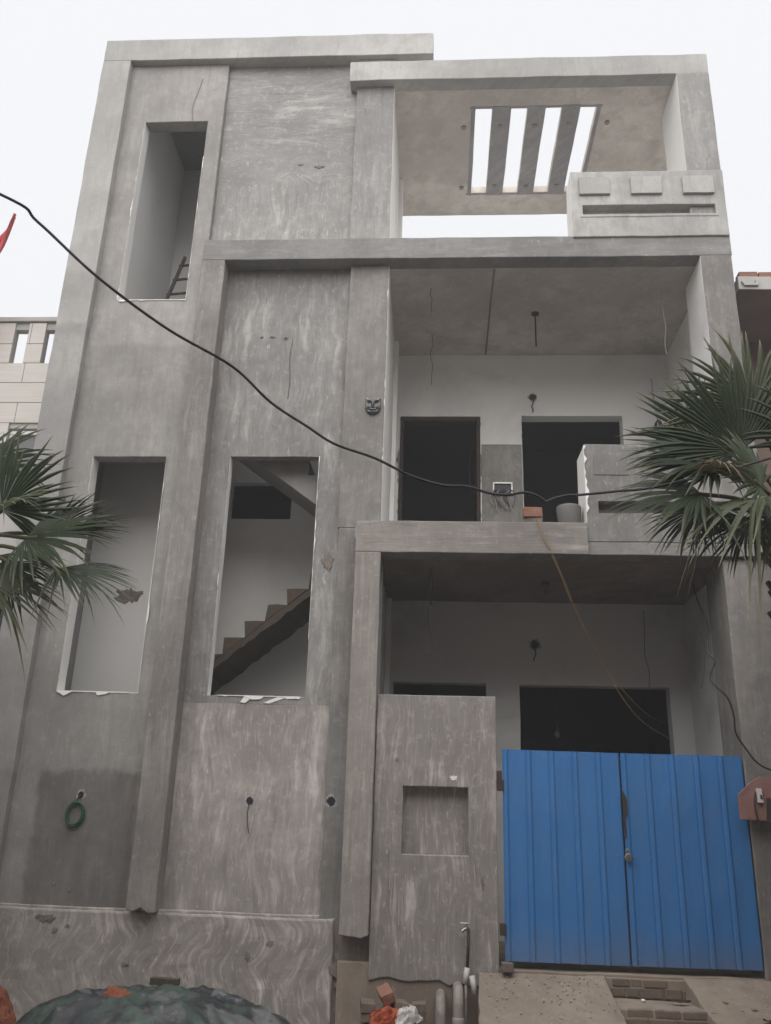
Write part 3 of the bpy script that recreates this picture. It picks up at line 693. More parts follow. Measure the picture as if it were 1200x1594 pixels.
# ------------------------------------------------------------------ neighbour houses
NL = empty('tiled_house', (-7, 1, -.16), 'pale beige tiled neighbouring house with narrow slots through its parapet', 'house')
NH = [(-5.79 - .43 * k + .43 * 1, -5.60 - .43 * k + .43, 7.22, 7.79) for k in range(5)]
cells('parapet_wall', (-8.5, -4.75), (1.03, 1.13), (6.5, 7.90), 'nb_concrete', NL, holes=NH, res=.5, amp=0)
box('coping', -8.5, -4.74, .98, 1.32, 7.90, 7.97, 'nb_concrete', NL, res=.5, amp=.003)
cells('house_wall', (-8.5, -4.75), (1.03, 1.28), (-.2, 6.5), 'nb_concrete', NL, holes=((-5.62, -5.05, 5.2, 6.31),), res=.8, amp=0)
box('flat_roof', -8.5, -4.75, 1.28, 6.0, 6.3, 6.5, 'nb_concrete', NL, res=2, amp=0)
box('side_wall', -8.5, -8.3, 1.28, 6.0, -.2, 6.3, 'nb_concrete', NL, res=2, amp=0)
box('shade_block', -8.5, -4.95, -2.4, 1.0, -.2, 4.2, 'nb_concrete', NL, res=2, amp=0)  # unseen block added to shade the lower left of the facade
wn = box('window_frame', -5.62, -5.05, 1.06, 1.10, 6.24, 6.30, 'socket', NL, res=1, amp=0)
box('window_jamb', -5.62, -5.57, 1.062, 1.10, 5.2, 6.238, 'socket', wn, res=1, amp=0)
box('window_pane', -5.57, -5.05, 1.10, 1.11, 5.2, 6.24, simple and 'dark_room', wn, res=1, amp=0)
zr = 7.86
zl = [7.89, 7.565, 7.27, 6.975, 6.68, 6.385, 6.09, 5.795, 5.50, 5.2, 4.9, 4.6, 4.3]
for r_, (zt, zb) in enumerate(zip(zl, zl[1:])):
    cuts = [-4.76]; x = -4.76 - (.35 if r_ % 2 else .8)
    while x > -7.0: cuts.append(x); x -= .9
    segs = list(zip(cuts[1:], cuts))
    for a, b in segs:
        pieces = [(a, b)]
        hol = [(h[0], h[1]) for h in NH] if zt > 7.3 and zb < 7.79 else ([(-5.62, -5.05)] if zb < 6.2 and zt <= 6.4 else [])
        for h0, h1 in hol:
            np_ = []
            for p0, p1 in pieces:
                if h1 <= p0 or h0 >= p1: np_.append((p0, p1)); continue
                if h0 > p0 + .02: np_.append((p0, h0))
                if h1 < p1 - .02: np_.append((h1, p1))
            pieces = np_
        for p0, p1 in pieces:
            if p1 - p0 > .03:
                box('tile', p0 + .003, p1 - .003, 1.005 + random.uniform(-.001, .001), 1.03, zb + .004, zt - .004, 'tile', NL, res=2, amp=0, bevel=.002)

NR = empty('brick_house', (5, .5, -.16), 'dark neighbouring house on the right with brick course on its slab edge', 'house')
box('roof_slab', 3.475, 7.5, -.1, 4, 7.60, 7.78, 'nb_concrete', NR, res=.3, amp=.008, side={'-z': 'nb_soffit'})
x = 3.50
while x < 5.2:
    box('brick', x, x + .215, -.07 + random.uniform(-.01, .01), .05, 7.785, 7.86 + random.uniform(-.006, .006), 'brick', NR, res=.2, amp=.004, bevel=.006); x += .228
box('wall', 3.48, 7.5, 1.1, 1.3, -.2, 7.6, 'brick_dusty', NR, res=1, amp=0)
box('shade_block', 3.52, 7.5, -2.7, 1.09, -.2, 4.6, 'brick_dusty', NR, res=2, amp=0)  # unseen block added to shade the right column and gate
plate('lifting_loop', [(3.50, 7.70), (3.53, 7.64), (3.69, 7.64), (3.70, 7.72), (3.66, 7.72), (3.66, 7.67), (3.55, 7.67), (3.55, 7.72)], -.13, -.09, 'nb_concrete', NR)

# unseen houses added behind the viewer to shade the lower facade
def opposite(x0, x1, h, label):
    o = empty('shading_house', ((x0 + x1) / 2, -12.5, -.16), label, 'house', 'unseen shading houses')
    nwin = max(1, int((x1 - x0) / 2.6)); hs_ = []
    for k in range(nwin):
        for f_ in range(int(h // 3.2)):
            a = x0 + .8 + k * 2.6; hs_.append((a, a + 1.2, .9 + f_ * 3.2, 2.3 + f_ * 3.2))
    cells('wall', (x0, x1), (-11.2, -11.0), (-.2, h), 'opp', o, holes=hs_, res=3, amp=0, bevel=0)
    box('inner_wall', x0, x1, -14, -13.8, -.2, h, 'dark_room', o, res=6, amp=0, bevel=0)
    box('roof', x0, x1, -13.8, -11.2, h - .15, h, 'opp', o, res=6, amp=0, bevel=0)
    for hx in hs_: box('pane', hx[0], hx[1], -11.13, -11.11, hx[2], hx[3], 'dark_room', o, res=3, amp=0, bevel=0)
opposite(-16, -5.5, 9.0, 'unseen tan house added for shade across the street, left one')
opposite(-5.4, 4.5, 9.6, 'unseen tan house added for shade across the street, middle one')
opposite(4.6, 16, 8.6, 'unseen tan house added for shade across the street, right one')

# ------------------------------------------------------------------ ramp and steps at the gate
def slab(name, pts, z_drop, mat, parent=None, label=None):
    """ramp: pts = four (x,y,z) top corners; thick body down to the ground"""
    nx, ny = 14, 12; bm = bmesh.new(); g = []
    for j in range(ny + 1):
        row = []
        for i in range(nx + 1):
            u, v_ = i / nx, j / ny
            p = Vector(pts[0]).lerp(Vector(pts[1]), u).lerp(Vector(pts[3]).lerp(Vector(pts[2]), u), v_)
            p.z += noise.noise(p * 3) * .014 + noise.noise(p * 11) * .007
            e = .02 * noise.noise(p * 7 + Vector((9, 0, 0)))
            if i in (0, nx): p.x += e
            row.append(bm.verts.new(p))
        g.append(row)
    for j in range(ny):
        for i in range(nx): bm.faces.new((g[j][i], g[j][i + 1], g[j + 1][i + 1], g[j + 1][i]))
    ring = [g[0][i] for i in range(nx + 1)] + [g[j][nx] for j in range(1, ny + 1)] + [g[ny][i] for i in range(nx - 1, -1, -1)] + [g[j][0] for j in range(ny - 1, 0, -1)]
    low = [bm.verts.new((v_.co.x, v_.co.y, -.2)) for v_ in ring]
    for i in range(len(ring)):
        j = (i + 1) % len(ring); bm.faces.new((ring[i], low[i], low[j], ring[j]))
    bmesh.ops.recalc_face_normals(bm, faces=bm.faces)
    return mesh_obj(name, bm, mat, parent, bevel=.012)
lr = slab('ramp', [(.385, -.20, .375), (1.50, -.20, .385), (1.62, -1.5, -.14), (.33, -1.5, -.14)], 0, 'ramp'); tag(lr, kind='structure')
rr = slab('ramp', [(2.18, -.20, .395), (3.7, -.20, .40), (3.8, -1.45, -.14), (2.42, -1.45, -.14)], 0, 'ramp'); tag(rr, kind='structure')
lab = {0: 'cement ramp'}
st = cells('gate_steps', (1.50, 2.30), (-.62, -.16), (-.2, .21), 'ramp', None, amp=.012, res=.08); tag(st, kind='structure')
st2 = cells('gate_steps', (1.52, 2.36), (-1.0, -.625), (-.2, .055), 'ramp', None, amp=.012, res=.08); tag(st2, kind='structure')
box('mortar_bed', 1.51, 2.26, -.218, -.161, .212, .372, 'ramp', st, amp=.008, res=.06)
box('mortar_bed', 1.53, 2.345, -.640, -.60, .058, .20, 'ramp', st2, amp=.008, res=.06)
x = 1.53
rnd = random.Random(9)
while x < 2.18:
    l_ = rnd.choice((.11, .215, .215, .16)); l_ = min(l_, 2.24 - x)
    if l_ < .06: break
    box('brick', x, x + l_ - .012, -.232 + rnd.uniform(-.012, .012), -.17, .222, .300 + rnd.uniform(-.012, .006), 'brick_dusty', st, res=.07, amp=.008, bevel=.008)
    box('brick', x + .04, min(x + l_ + .03, 2.25), -.222 + rnd.uniform(-.012, .012), -.16, .305, .368, 'brick_dusty', st, res=.07, amp=.008, bevel=.008); x += l_
x = 1.55
while x < 2.30:
    box('brick', x, min(x + .215, 2.33), -.655 + rnd.uniform(-.01, .008), -.60, .065, .135, 'brick_dusty', st2, res=.07, amp=.008, bevel=.008)
    box('brick', x + .05, min(x + .265, 2.34), -.648 + rnd.uniform(-.01, .008), -.60, .14, .20, 'brick_dusty', st2, res=.07, amp=.008, bevel=.008); x += .228
box('threshold', .60, 2.92, -.205, -.125, .30, .398, 'ramp', H, amp=.01, res=.08)
# crumbs of mortar, scraps
def pebble(name, loc, r, mat, seed, flat=.6):
    bm = bmesh.new(); bmesh.ops.create_icosphere(bm, subdivisions=2, radius=r)
    for v_ in bm.verts:
        v_.co *= 1 + .35 * noise.noise(v_.co / r * 1.1 + Vector((seed, 0, 0))); v_.co.z *= flat; v_.co += Vector(loc)
    return mesh_obj(name, bm, mat)
def ramp_z(y): return .385 + (y + .2) / 1.3 * .525
for i, (x, y, r_, lb) in enumerate(((2.45, -.52, .022, 'pale mortar crumb on right ramp, higher of two'), (2.66, -.60, .026, 'pale mortar crumb on right ramp, nearer the frame edge'), (1.80, -.36, .02, 'white mortar crumb on the upper brick step'))):
    z_ = ramp_z(y) if i < 2 else .22
    tag(pebble('mortar_crumb', (x, y, z_ + r_ * .3), r_, 'white' if i == 2 else 'ramp', i * 3.1), lb, 'stone')
bm = bmesh.new(); rnd = random.Random(77)
for _ in range(240):
    x = rnd.uniform(.42, 1.5) if rnd.random() < .7 else rnd.uniform(2.5, 3.2)
    y = -.25 - abs(rnd.gauss(0, .3)); y = max(y, -1.1)
    r_ = rnd.uniform(.003, .010)
    mtx = Matrix.Translation((x, y, ramp_z(y) + .006)) @ Matrix.Diagonal((1, 1.2, .6, 1))
    bmesh.ops.create_icosphere(bm, subdivisions=1, radius=r_, matrix=mtx)
tag(mesh_obj('grit', bm, 'nb_concrete'), 'loose grit scattered on the cement ramps', 'grit', kind='stuff')
def scrap(loc, sx, sy, seed, lb):
    bm = bmesh.new(); n = 7; g = []
    for j in range(n):
        row = []
        for i in range(n):
            u, v_ = i / (n - 1) - .5, j / (n - 1) - .5
            k = max(.15, 1 - abs(u) * 1.5)
            row.append(bm.verts.new((loc[0] + u * sx, loc[1] + v_ * sy * k, loc[2] + .02 * noise.noise(Vector((u * 5, v_ * 5, seed))) + .02 * abs(u))))
        g.append(row)
    for j in range(n - 1):
        for i in range(n - 1): bm.faces.new((g[j][i], g[j][i + 1], g[j + 1][i + 1], g[j + 1][i]))
    o = mesh_obj('leaf_scrap', bm, 'leafscrap'); m = o.modifiers.new('s', 'SOLIDIFY'); m.thickness = .003
    tag(o, lb, 'scrap')
scrap((2.10, -.42, .235), .18, .07, 1, 'dark dry scrap lying on the upper step by the right ramp')
scrap((2.72, -.78, ramp_z(-.78) + .03), .11, .06, 4, 'dark dry scrap lying low on the right ramp')

# ------------------------------------------------------------------ single bricks, pipes, tap
def brick_thing(loc, rot, lb, mat='brick', size=(.22, .105, .07), group=None):
    bm = bmesh.new(); bmesh.ops.create_cube(bm, size=1); bmesh.ops.subdivide_edges(bm, edges=bm.edges, cuts=4, use_grid_fill=True)
    for v_ in bm.verts:
        v_.co = Vector((v_.co.x * size[0], v_.co.y * size[1], v_.co.z * size[2]))
        v_.co += noise.noise_vector(v_.co * 14 + Vector(loc)) * .005
    o = mesh_obj('brick', bm, mat, bevel=.006); o.location = loc; o.rotation_euler = [R(a) for a in rot]
    return tag(o, lb, 'brick', group)
brick_thing((.995, -.12, 4.79), (0, 0, 4), 'red brick on the balcony edge above the entrance, the upper of two', size=(.20, .10, .11))
brick_thing((1.005, -.10, 4.687), (0, 0, -6), 'dark brick under the red brick on the balcony edge', 'brick_dusty', size=(.20, .10, .09))
brick_thing((.64, -.26, .425), (0, 0, 5), 'brick end wedged at the foot of the gate beside the pier', 'brick_dusty', (.10, .10, .075))
BP = [((-.43, -.46, .20), (14, -24, 12), 'tilted brick on top of the heap under the pier', (.11, .2, .09)),
      ((-.585, -.50, .115), (3, 4, 8), 'brick at upper left of heap under the pier', (.12, .2, .075)),
      ((-.57, -.49, .035), (0, -3, -4), 'brick second from top at left of heap under the pier', (.12, .2, .07)),
      ((-.63, -.56, -.045), (0, 2, 3), 'dusty brick at far left foot of heap', (.16, .2, .075)),
      ((-.31, -.45, .10), (0, 6, 15), 'dusty brick behind plastic bag in heap under pier', (.12, .2, .11)),
      ((-.40, -.42, .07), (0, 3, -10), 'brick in the middle of heap under the pier', (.11, .2, .075)),
      ((-.14, -.36, .06), (4, -3, 2), 'pale brick standing next to the left grey pipe', (.12, .11, .15)),
      ((-.155, -.50, -.05), (0, 5, 20), 'dark brick below pale brick next to left pipe', (.15, .1, .08))]
for i, (l_, r_, lb, sz) in enumerate(BP):
    brick_thing(l_, r_, lb, 'brick_dusty' if i != 0 else 'brick', sz, 'bricks heaped at the pier foot')
def pvc(name, x, y, ztop, r_, lb):
    e = empty(name, (x, y, -.16), lb, 'pipe', 'grey drain pipes')
    bm = bmesh.new(); tube(bm, smooth_path([(x, y, -.2), (x, y, ztop - .14), (x, y + .01, ztop - .08), (x, y + .06, ztop - .02), (x, y + .13, ztop), (x, y + .3, ztop)], 5), r_, 20); mesh_obj('pipe_bend', bm, 'pvc', e, smooth=True)
    bm = bmesh.new(); tube(bm, [(x, y, ztop - .27), (x, y, ztop - .26), (x, y, ztop - .20), (x, y, ztop - .19)], r_ + .006, 20, radii=[r_, r_ + .007, r_ + .007, r_]); mesh_obj('socket_collar', bm, 'pvc', e, smooth=True)
pvc('drain_pipe', .045, -.42, .17, .044, 'left grey bent drain pipe next to the brick heap')
pvc('drain_pipe', .20, -.42, .235, .046, 'right grey bent drain pipe, the taller one')
T = empty('water_tap', (.28, -.17, .1), 'thin steel water pipe with tap on the pier wall', 'tap')
bm = bmesh.new(); tube(bm, [(.30, -.19, .70), (.285, -.19, .40)], .014, 10); mesh_obj('riser', bm, 'rusty', T, smooth=True)
bm = bmesh.new(); tube(bm, smooth_path([(.30, -.19, .70), (.285, -.20, .72), (.25, -.22, .71), (.235, -.225, .69)], 4), .016, 10); mesh_obj('tap_body', bm, 'steel', T, smooth=True)
bm = bmesh.new(); tube(bm, [(.28, -.21, .73), (.28, -.215, .76)], .008, 8); mesh_obj('tap_stem', bm, 'steel', T)
bm = bmesh.new(); tube(bm, [(.22, -.215, .765), (.30, -.215, .765)], .006, 8); mesh_obj('tap_handle', bm, 'steel', T)
bm = bmesh.new(); tube(bm, [(.285, -.20, .40), (.265, -.22, .27)], .026, 14); mesh_obj('white_sleeve', bm, 'pvc_white', T, smooth=True)
bm = bmesh.new(); tube(bm, [(.27, -.23, .27), (.27, -.23, -.2)], .012, 10); mesh_obj('feed_pipe', bm, 'pvc', T, smooth=True)
bm = bmesh.new(); tube(bm, [(.325, -.25, .345), (.35, -.28, .20)], .026, 14); tag(mesh_obj('pipe_offcut', bm, 'pvc_white', smooth=True), 'short white pipe offcut leaning beside the tap pipe', 'pipe')

# orange plastic bag on the bricks
def crumpled(name, c, rx, ry, rz, mats, seed, amp=.35, sub=5, f=1.6, lb=None, cat=None):
    bm = bmesh.new(); bmesh.ops.create_icosphere(bm, subdivisions=sub, radius=1)
    for v_ in bm.verts:
        n_ = v_.co.copy(); s_ = Vector((seed, seed * 2, 0))
        k = 1 + amp * noise.noise(n_ * f + s_) + amp * .6 * abs(noise.noise(n_ * f * 2.6 + s_)) - amp * .3 * abs(noise.noise(n_ * f * 6 + s_))
        v_.co = Vector((n_.x * rx, n_.y * ry, n_.z * rz)) * k + Vector(c)
    o = mesh_obj(name, bm, mats, smooth=False); return tag(o, lb, cat)
# ------------------------------------------------------------------ tarpaulin heap and sack in the street
def heap():
    e = empty('covered_heap', (-1.9, -2.5, -.16), 'low heap covered with a dark green and black worn tarpaulin', 'heap')
    bm = bmesh.new(); nu, nv = 150, 100; g = []
    for j in range(nv + 1):
        row = []
        for i in range(nu + 1):
            u, v_ = (i / nu - .5) * 2, (j / nv - .5) * 2
            x = -1.83 + u * 1.28; y = -2.55 + v_ * .95
            r_ = math.sqrt(u * u + v_ * v_)
            h = .655 * max(0, 1 - r_ ** 2.6) ** .8
            p = Vector((x, y, 0))
            h *= 1 + .16 * noise.noise(p * 1.6 + Vector((4, 0, 0)))
            if h > 0: h += .055 * (1 - abs(noise.noise(p * Vector((1.7, 2.3, 1)) + Vector((3, 1, 0))))) ** 6 + .02 * (1 - abs(noise.noise(p * Vector((3.1, 2.4, 1)) + Vector((8, 2, 0))))) ** 7 - .03 + .05 * abs(noise.noise(p * 2.1)) + .008 * abs(noise.noise(p * 7)) - .02 + .05 * (1 - abs(noise.noise(p * Vector((2.8, 2.8, 1)) + Vector((0, 7, 0))))) * .5 - .012 * noise.noise(p * 14)
            row.append(bm.verts.new((x, y, -.165 + h)))
        g.append(row)
    for j in range(nv):
        for i in range(nu): bm.faces.new((g[j][i], g[j][i + 1], g[j + 1][i + 1], g[j + 1][i]))
    mesh_obj('tarpaulin', bm, 'tarp', e, smooth=True)
heap()
def bag(name, loc, sx, sy, hz, rot, mat, lb, cat, seed):
    bm = bmesh.new(); n = 34; g = []
    for j in range(n + 1):
        row = []
        for i in range(n + 1):
            u, v_ = i / n - .5, j / n - .5
            k = 1 + .45 * noise.noise(Vector((math.atan2(v_, u) * 1.3, seed, 0)))
            q = Vector((u * 3.2, v_ * 3.2, seed))
            h = hz * (max(0, .25 - u * u - v_ * v_) * 3.2 + .55 * (1 - abs(noise.noise(q))) ** 4 * .6 + .35 * (1 - abs(noise.noise(q * 2.7))) ** 3 * .5 - .25)
            row.append(bm.verts.new((u * sx * k + .03 * noise.noise(q * 2), v_ * sy * k, h)))
        g.append(row)
    for j in range(n):
        for i in range(n): bm.faces.new((g[j][i], g[j][i + 1], g[j + 1][i + 1], g[j + 1][i]))
    o = mesh_obj(name, bm, mat, smooth=True); o.location = loc; o.rotation_euler = [R(a) for a in rot]
    m = o.modifiers.new('s', 'SOLIDIFY'); m.thickness = .004
    return tag(o, lb, cat)
def patchsheet(loc, sx, sy, rot, mat, name, lb, cat, seed):
    bm = bmesh.new(); n = 14; g = []
    for j in range(n + 1):
        row = []
        for i in range(n + 1):
            u, v_ = i / n - .5, j / n - .5
            k = 1 + .25 * noise.noise(Vector((u * 3, v_ * 3, seed)))
            row.append(bm.verts.new((u * sx * k, v_ * sy * k, .05 * noise.noise(Vector((u * 4, v_ * 4, seed + 3))) + .02 * noise.noise(Vector((u * 11, v_ * 11, seed))))))
        g.append(row)
    for j in range(n):
        for i in range(n): bm.faces.new((g[j][i], g[j][i + 1], g[j + 1][i + 1], g[j + 1][i]))
    o = mesh_obj(name, bm, mat, smooth=True); o.location = loc; o.rotation_euler = [R(a) for a in rot]
    m = o.modifiers.new('s', 'SOLIDIFY'); m.thickness = .006
    return tag(o, lb, cat)
bag('tarpaulin_flap', (-2.45, -2.75, .16), 1.1, .8, .10, (14, -22, 25), 'tarp_green', 'pale green tarpaulin flap over the left side of the heap', 'tarpaulin', 21)
bag('plastic_bag', (-.40, -.60, .02), .28, .22, .15, (35, 6, 12), 'orange', 'crumpled orange plastic bag on the brick heap', 'bag', 3)
bag('plastic_film', (-.25, -.60, .05), .26, .18, .12, (30, -15, 40), 'clear_plastic', 'crumpled whitish plastic film beside the orange bag', 'film', 7)
bag('plastic_bag', (-.44, -.84, -.10), .42, .26, .12, (15, 0, 30), 'orange', 'orange plastic scrap at the foot of the brick heap', 'bag', 11)
patchsheet((-2.05, -2.72, .50), .18, .14, (18, 8, 10), 'sack', 'sack_scrap', 'small brown sacking scrap on top of the tarpaulin heap', 'scrap', 2)
patchsheet((-2.28, -2.86, .38), .20, .12, (25, -20, 30), 'sack', 'sack_scrap', 'orange sacking scrap low on the left side of the heap', 'scrap', 5)
w_ = box('wood_offcut', -1.98, -1.78, -2.32, -2.26, .50, .545, 'wood', None, res=.04, amp=.006, bevel=.004); tag(w_, 'short wooden offcut lying at the top of the heap', 'wood')
crumpled('orange_sack', (-3.16, -2.3, .08), .27, .24, .40, 'sack', 2.7, .32, 5, 1.4, 'crumpled orange sack at the left edge beside the heap', 'sack')

# ------------------------------------------------------------------ mask
def mask():
    e = empty('demon_mask', (-.775, -.04, 6.0), 'small dark silver horned mask hung on the plaster column', 'mask')
    bm = bmesh.new(); n = 26; cx, cz, y0 = -.775, 6.11, -.032; V = {}
    def inside(u, v_):      # u,v in -1..1
        if v_ > .55: return abs(u) > .45 and abs(u) < .95 and v_ < .55 + (1 - abs(abs(u) - .82) * 3.2) * .45
        wlim = .95 if v_ > -.1 else .95 * math.sqrt(max(0, 1 - ((v_ + .1) / .9) ** 2))
        return abs(u) < wlim
    for i in range(n + 1):
        for j in range(n + 1):
            u, v_ = i / n * 2 - 1, j / n * 2 - 1
            h = .035 * math.sqrt(max(0, 1 - (u * u + v_ * v_) * .55))
            h += .03 * math.exp(-((u / .13) ** 2 + ((v_ + .02) / .3) ** 2))                       # nose
            for s_ in (-1, 1):
                h += .018 * math.exp(-(((u - s_ * .42) / .3) ** 2 + ((v_ - .42 - .18 * abs(u)) / .10) ** 2))   # brow
                h -= .016 * math.exp(-(((u - s_ * .42) / .2) ** 2 + ((v_ - .18) / .11) ** 2))     # eye socket
                h += .012 * math.exp(-(((u - s_ * .42) / .09) ** 2 + ((v_ - .18) / .07) ** 2))    # eyeball
                h += .012 * math.exp(-(((u - s_ * .5) / .2) ** 2 + ((v_ + .2) / .2) ** 2))        # cheek
            h -= .014 * math.exp(-((u / .42) ** 2 + ((v_ + .50) / .10) ** 2))                     # mouth
            h += .010 * math.exp(-((u / .45) ** 2 + ((v_ + .68) / .08) ** 2))
            V[i, j] = (u, v_, bm.verts.new((cx + u * .095, y0 - h, cz + v_ * .115)))
    for i in range(n):
        for j in range(n):
            q = [V[i, j], V[i + 1, j], V[i + 1, j + 1], V[i, j + 1]]
            if all(inside(a[0], a[1]) for a in q): bm.faces.new([a[2] for a in q])
    for v_ in [v_ for v_ in bm.verts if not v_.link_faces]: bm.verts.remove(v_)
    ed = [x_ for x_ in bm.edges if len(x_.link_faces) == 1]
    r_ = bmesh.ops.extrude_edge_only(bm, edges=ed)
    for v_ in [g for g in r_['geom'] if isinstance(g, bmesh.types.BMVert)]: v_.co.y = y0 + .004
    bmesh.ops.recalc_face_normals(bm, faces=bm.faces)
    mesh_obj('face', bm, 'mask', e, smooth=True)
    for s_ in range(5):
        bm = bmesh.new(); bmesh.ops.create_icosphere(bm, subdivisions=2, radius=.0085, matrix=Matrix.Translation((cx + (s_ - 2) * .016, y0 - .034, cz - .052 + .003 * abs(s_ - 2))))
        mesh_obj('tooth', bm, 'steel', e, smooth=True)
    for s_ in (-1, 1):
        bm = bmesh.new(); tube(bm, [(cx + s_ * .035, y0 - .03, cz + .055), (cx + s_ * .065, y0 - .035, cz + .072), (cx + s_ * .085, y0 - .022, cz + .10)], .008, 8, radii=[.006, .009, .003]); mesh_obj('brow', bm, 'steel', e, smooth=True)
mask()

# ------------------------------------------------------------------ wires
def wire(name, pts, r, mat, lb, cat='wire', **k): return tag(cable(name, pts, r, mat, **k), lb, cat)
wire('overhead_cable', [(-9.5, -6.6, 6.2), (-6.0, -6.0, 5.75), (-3.6, -5.5, 5.2), (-2.44, -5.2, 4.81), (-2.25, -5.1, 4.70), (-1.91, -5.0, 4.41), (-1.55, -4.8, 4.20), (-1.21, -4.6, 4.07), (-1.01, -4.4, 3.94), (-.80, -4.3, 3.83), (-.64, -4.2, 3.76), (-.40, -4.1, 3.71), (-.18, -4.0, 3.635), (.02, -3.96, 3.59), (.17, -3.93, 3.595), (.30, -3.9, 3.565), (.42, -3.88, 3.56), (.53, -3.86, 3.585), (.61, -3.83, 3.575), (.665, -3.8, 3.55), (.675, -3.8, 3.548), (.73, -3.78, 3.578), (.82, -3.75, 3.61), (.90, -3.72, 3.625), (1.14, -3.7, 3.66), (1.42, -3.7, 3.70), (2.2, -3.6, 3.95), (3.6, -3.4, 4.5), (7, -3.0, 5.6)], .0082, 'cable_dusty', 'thick black cable sagging across the front of the house', 'cable')
wire('twin_wire', [(1.03, -.18, 4.66), (1.035, -.29, 4.64), (1.06, -.30, 4.50), (1.23, -.2, 4.16), (1.45, .1, 3.75), (1.80, .6, 3.27), (2.18, .9, 2.80), (2.73, 1.75, 2.64)], .0042, 'wire_orange', 'yellow orange wire hanging from the balcony edge, longer strand')
wire('twin_wire', [(1.045, -.18, 4.66), (1.05, -.295, 4.64), (1.085, -.31, 4.48), (1.24, -.2, 4.17), (1.47, .1, 3.74), (1.82, .6, 3.26), (2.25, .9, 2.86), (2.7, 1.75, 2.82)], .0032, 'wire_orange', 'yellow orange wire hanging from the balcony edge, upper strand')
wire('board_cable', [(2.80, .5, 4.22), (2.78, .3, 3.95), (2.80, .1, 3.66), (2.76, 0, 3.50), (2.72, -.05, 3.35), (2.77, -.1, 3.24), (2.735, -.1, 3.14), (2.71, -.1, 3.06), (2.74, -.15, 2.98), (2.83, -.19, 2.86), (2.87, -.2, 2.70), (2.875, -.2, 2.52), (2.95, -.22, 2.37), (3.03, -.24, 2.25), (3.16, -.26, 2.18), (3.4, -.28, 2.13)], .0085, 'black_rubber', 'black cable hanging beside the gate pillar down to the red board', 'cable')
wire('loose_wire', [(2.72, .1, 3.6), (2.745, .08, 3.45), (2.70, .05, 3.15), (2.66, .05, 2.98)], .004, 'wire_dark', 'thin dark wire end hanging beside the black cable on the porch wall')
# wires hanging from the ceilings
def hang(x, y, z, l, lb, seed, mat='wire_dark', r=.0035):
    rn = random.Random(seed); pts = [(x, y, z)]
    for i in range(1, 6): pts.append((x + rn.uniform(-.018, .018), y + rn.uniform(-.01, .01), z - l * i / 5))
    wire('ceiling_wire', pts, r, mat, lb)
hang(-.13, .46, 8.03, .42, 'thin wire hanging from first floor balcony ceiling, left front', 1)
hang(-.13, 1.56, 8.03, .80, 'thin wire hanging from first floor balcony ceiling, left rear', 2)
hang(2.76, .52, 8.03, .95, 'thin pale wire hanging from balcony ceiling near right column', 3, 'nb_concrete')
hang(-.10, .34, 4.29, .98, 'dark wire hanging from porch ceiling above the pier wall', 4, r=.007)
hang(-.085, .36, 4.29, .42, 'short dark wire next to the long one on porch ceiling', 5, r=.006)
hang(1.30, 2.13, 7.33, .22, 'short wire hanging from the hole in the balcony back wall', 6, r=.008)
hang(1.20, 1.84, 3.73, .18, 'short wire end at the hole in the porch back wall', 7, r=.008)
hang(.42, 2.2, 6.55, .75, 'thin wire hanging in the dark balcony doorway', 8)
hang(2.55, 1.80, 4.2, .95, 'thin wire against the porch back wall near right corner', 9)
wire('wall_wire', [(-1.87, .06, 1.76), (-1.88, .055, 1.66), (-1.87, .055, 1.56), (-1.85, .05, 1.47)], .004, 'wire_dark', 'thin wire end hanging from round hole in lower stair panel')
wire('wall_wire', [(-3.34, -.008, 10.36), (-3.36, -.01, 10.6), (-3.31, -.01, 10.85), (-3.27, -.01, 11.08)], .0035, 'wire_red', 'faint red wire running up the plaster above the top window')
wire('wall_wire', [(-1.78, .062, 7.06), (-1.80, .06, 6.8), (-1.78, .06, 6.5), (-1.79, .06, 6.25)], .003, 'wire_dark', 'thin dark wire trailing down the middle wall panel')
# ceiling rods
def rod(x, y, z, l, lb):
    e = empty('fan_rod', (x, y, z), lb, 'rod')
    bm = bmesh.new(); tube(bm, [(x, y, z + .005), (x, y, z - .015)], .05, 14); mesh_obj('ceiling_cup', bm, 'rusty', e)
    bm = bmesh.new(); tube(bm, [(x, y, z - .01), (x, y, z - l)], .011, 8); mesh_obj('rod_shaft', bm, 'rusty', e)
rod(1.24, 1.06, 8.03, .50, 'dark hanging rod in middle of the balcony ceiling')
rod(1.23, .87, 4.29, .14, 'short dark rod on the porch ceiling')
# coil of green wire
bm = bmesh.new(); pts = []
for i in range(7 * 18):
    a = i / 18 * 2 * math.pi; rr_ = .085 + .012 * math.sin(i * .37)
    pts.append((-3.60 + .012 * math.sin(i * .11) + rr_ * .95 * math.cos(a), -.02 - .016 * math.sin(i * .23) ** 2, 1.60 + rr_ * 1.25 * math.sin(a)))
tube(bm, pts, .0065, 6); cz_ = mesh_obj('wire_coil', bm, 'green_wire', smooth=True); tag(cz_, 'coil of green wire hanging from a hole in the left wall panel', 'wire')
wire('coil_tie', [(-3.575, -.01, 1.78), (-3.60, -.02, 1.74), (-3.63, -.03, 1.69)], .006, 'green_wire', 'wire end tying the green coil to the wall hole')
